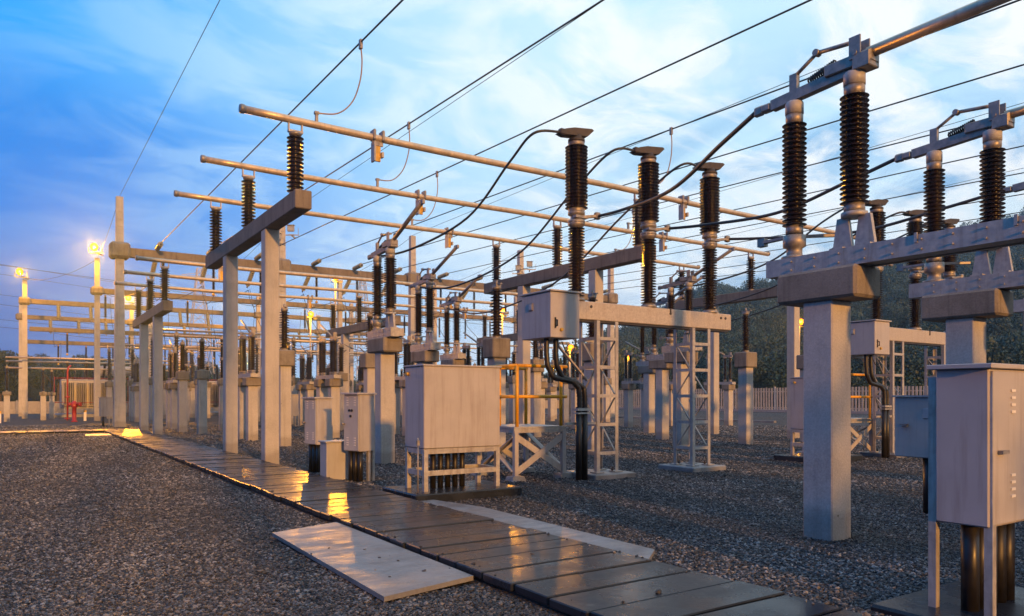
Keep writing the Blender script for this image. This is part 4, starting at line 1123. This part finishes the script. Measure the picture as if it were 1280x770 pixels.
def smooth(a, b, x):
    t_ = max(0, min(1, (x-a)/(b-a))); return t_*t_*(3-2*t_)
from mathutils import noise as mn
def hill_z(d, l):
    """height of the wooded hill; d, l = metres ahead of and right of the viewpoint"""
    a = l/d                                    # bearing
    crest = 4 + 34*smooth(.03, .30, a) + 22*smooth(.28, .62, a) + 24*smooth(.5, 1.1, a)
    crest += 4*smooth(-.42, -.62, a)
    up = smooth(120, 330, d)
    return crest*up*(1+.12*mn.noise((d*.01, l*.01, 0))) + 2*up*mn.noise((d*.03, l*.03, 5)) - .6
hm = MB(); nd, nl = 30, 100; grid = []
for i in range(nd):
    d = 112+i*(430-112)/(nd-1); row = []
    for j in range(nl):
        a = -1.0+j*2.5/(nl-1); l = a*d; z = hill_z(d, l)
        if i > 24: z -= (i-24)*4
        row.append(hm.bm.verts.new((d*FW.x+l*RT.x, d*FW.y+l*RT.y, z)))
    grid.append(row)
for i in range(nd-1):
    for j in range(nl-1):
        f = hm.bm.faces.new((grid[i][j], grid[i][j+1], grid[i+1][j+1], grid[i+1][j])); f.smooth = True
tag(hm.build('hill', M['hill']), 'wooded hill rising behind the fence at right', 'hill', kind='structure')
# the forest on it: real tree crowns on the slope
d0, l0 = 118, 60
src, src_crown = tree(d0*FW.x+l0*RT.x, d0*FW.y+l0*RT.y, hill_z(d0, l0)-.2, 1.0, 1, 'full green tree at the foot of the hill just behind the fence', 'trees at the hill foot')
def forest():
    rnd = random.Random(11); pts = []; scl = []; rot = []
    for _ in range(3600):
        d = 118+240*rnd.random()**1.1; a = -.05+1.2*rnd.random()
        if rnd.random() < .25: a = rnd.uniform(-.95, -.05); d = rnd.uniform(165, 330)
        l = a*d
        z = hill_z(d, l)
        s = rnd.choice((.75, .9, 1.1, 1.35, 1.6))*rnd.uniform(.9, 1.15)*(1+.3*(d-118)/240)
        if a < .1: s *= .8 if a < -.4 else .55
        pts.append((d*FW.x+l*RT.x, d*FW.y+l*RT.y, z-.8)); scl.append((s, s, s*rnd.uniform(.75, 1.15))); rot.append((0, 0, rnd.uniform(0, 6.28)))
    me = bpy.data.meshes.new('forest'); me.vertices.add(len(pts)); me.vertices.foreach_set('co', [c for p in pts for c in p])
    a = me.attributes.new('scl', 'FLOAT_VECTOR', 'POINT'); a.data.foreach_set('vector', [c for p in scl for c in p])
    a = me.attributes.new('rot', 'FLOAT_VECTOR', 'POINT'); a.data.foreach_set('vector', [c for p in rot for c in p])
    return me
def crown_src(t):
    oi = t.nodes.new('GeometryNodeObjectInfo'); oi.inputs['Object'].default_value = src_crown; oi.transform_space = 'ORIGINAL'
    return oi.outputs['Geometry']
fo = bpy.data.objects.new('forest', forest()); COL.objects.link(fo); fo.data.materials.append(M['leaf'])
gn_instances(fo, crown_src, 'forest_crowns')
tag(fo, 'dense dark green forest covering the hillside', 'forest', kind='stuff')

# ------------------------------------------------------------------ haze: even air round the whole place
hz = MB().mm((-470, -470, -1.6), (720, 720, 105)).bm
me = bpy.data.meshes.new('haze'); bmesh.ops.recalc_face_normals(hz, faces=hz.faces); hz.to_mesh(me); hz.free()
m = bpy.data.materials.new('haze_air'); m.use_nodes = True; nt = m.node_tree; nt.nodes.clear()
o_ = nt.nodes.new('ShaderNodeOutputMaterial'); pv = nt.nodes.new('ShaderNodeVolumePrincipled')
pv.inputs['Color'].default_value = (.50, .72, 1.0, 1); pv.inputs['Density'].default_value = .0007; pv.inputs['Anisotropy'].default_value = .82
nt.links.new(pv.outputs[0], o_.inputs['Volume'])
me.materials.append(m); ho = bpy.data.objects.new('haze', me); COL.objects.link(ho)
tag(ho, 'thin bluish evening haze over the yard and the hill', 'haze', kind='stuff')
scene.cycles.volume_bounces = 0
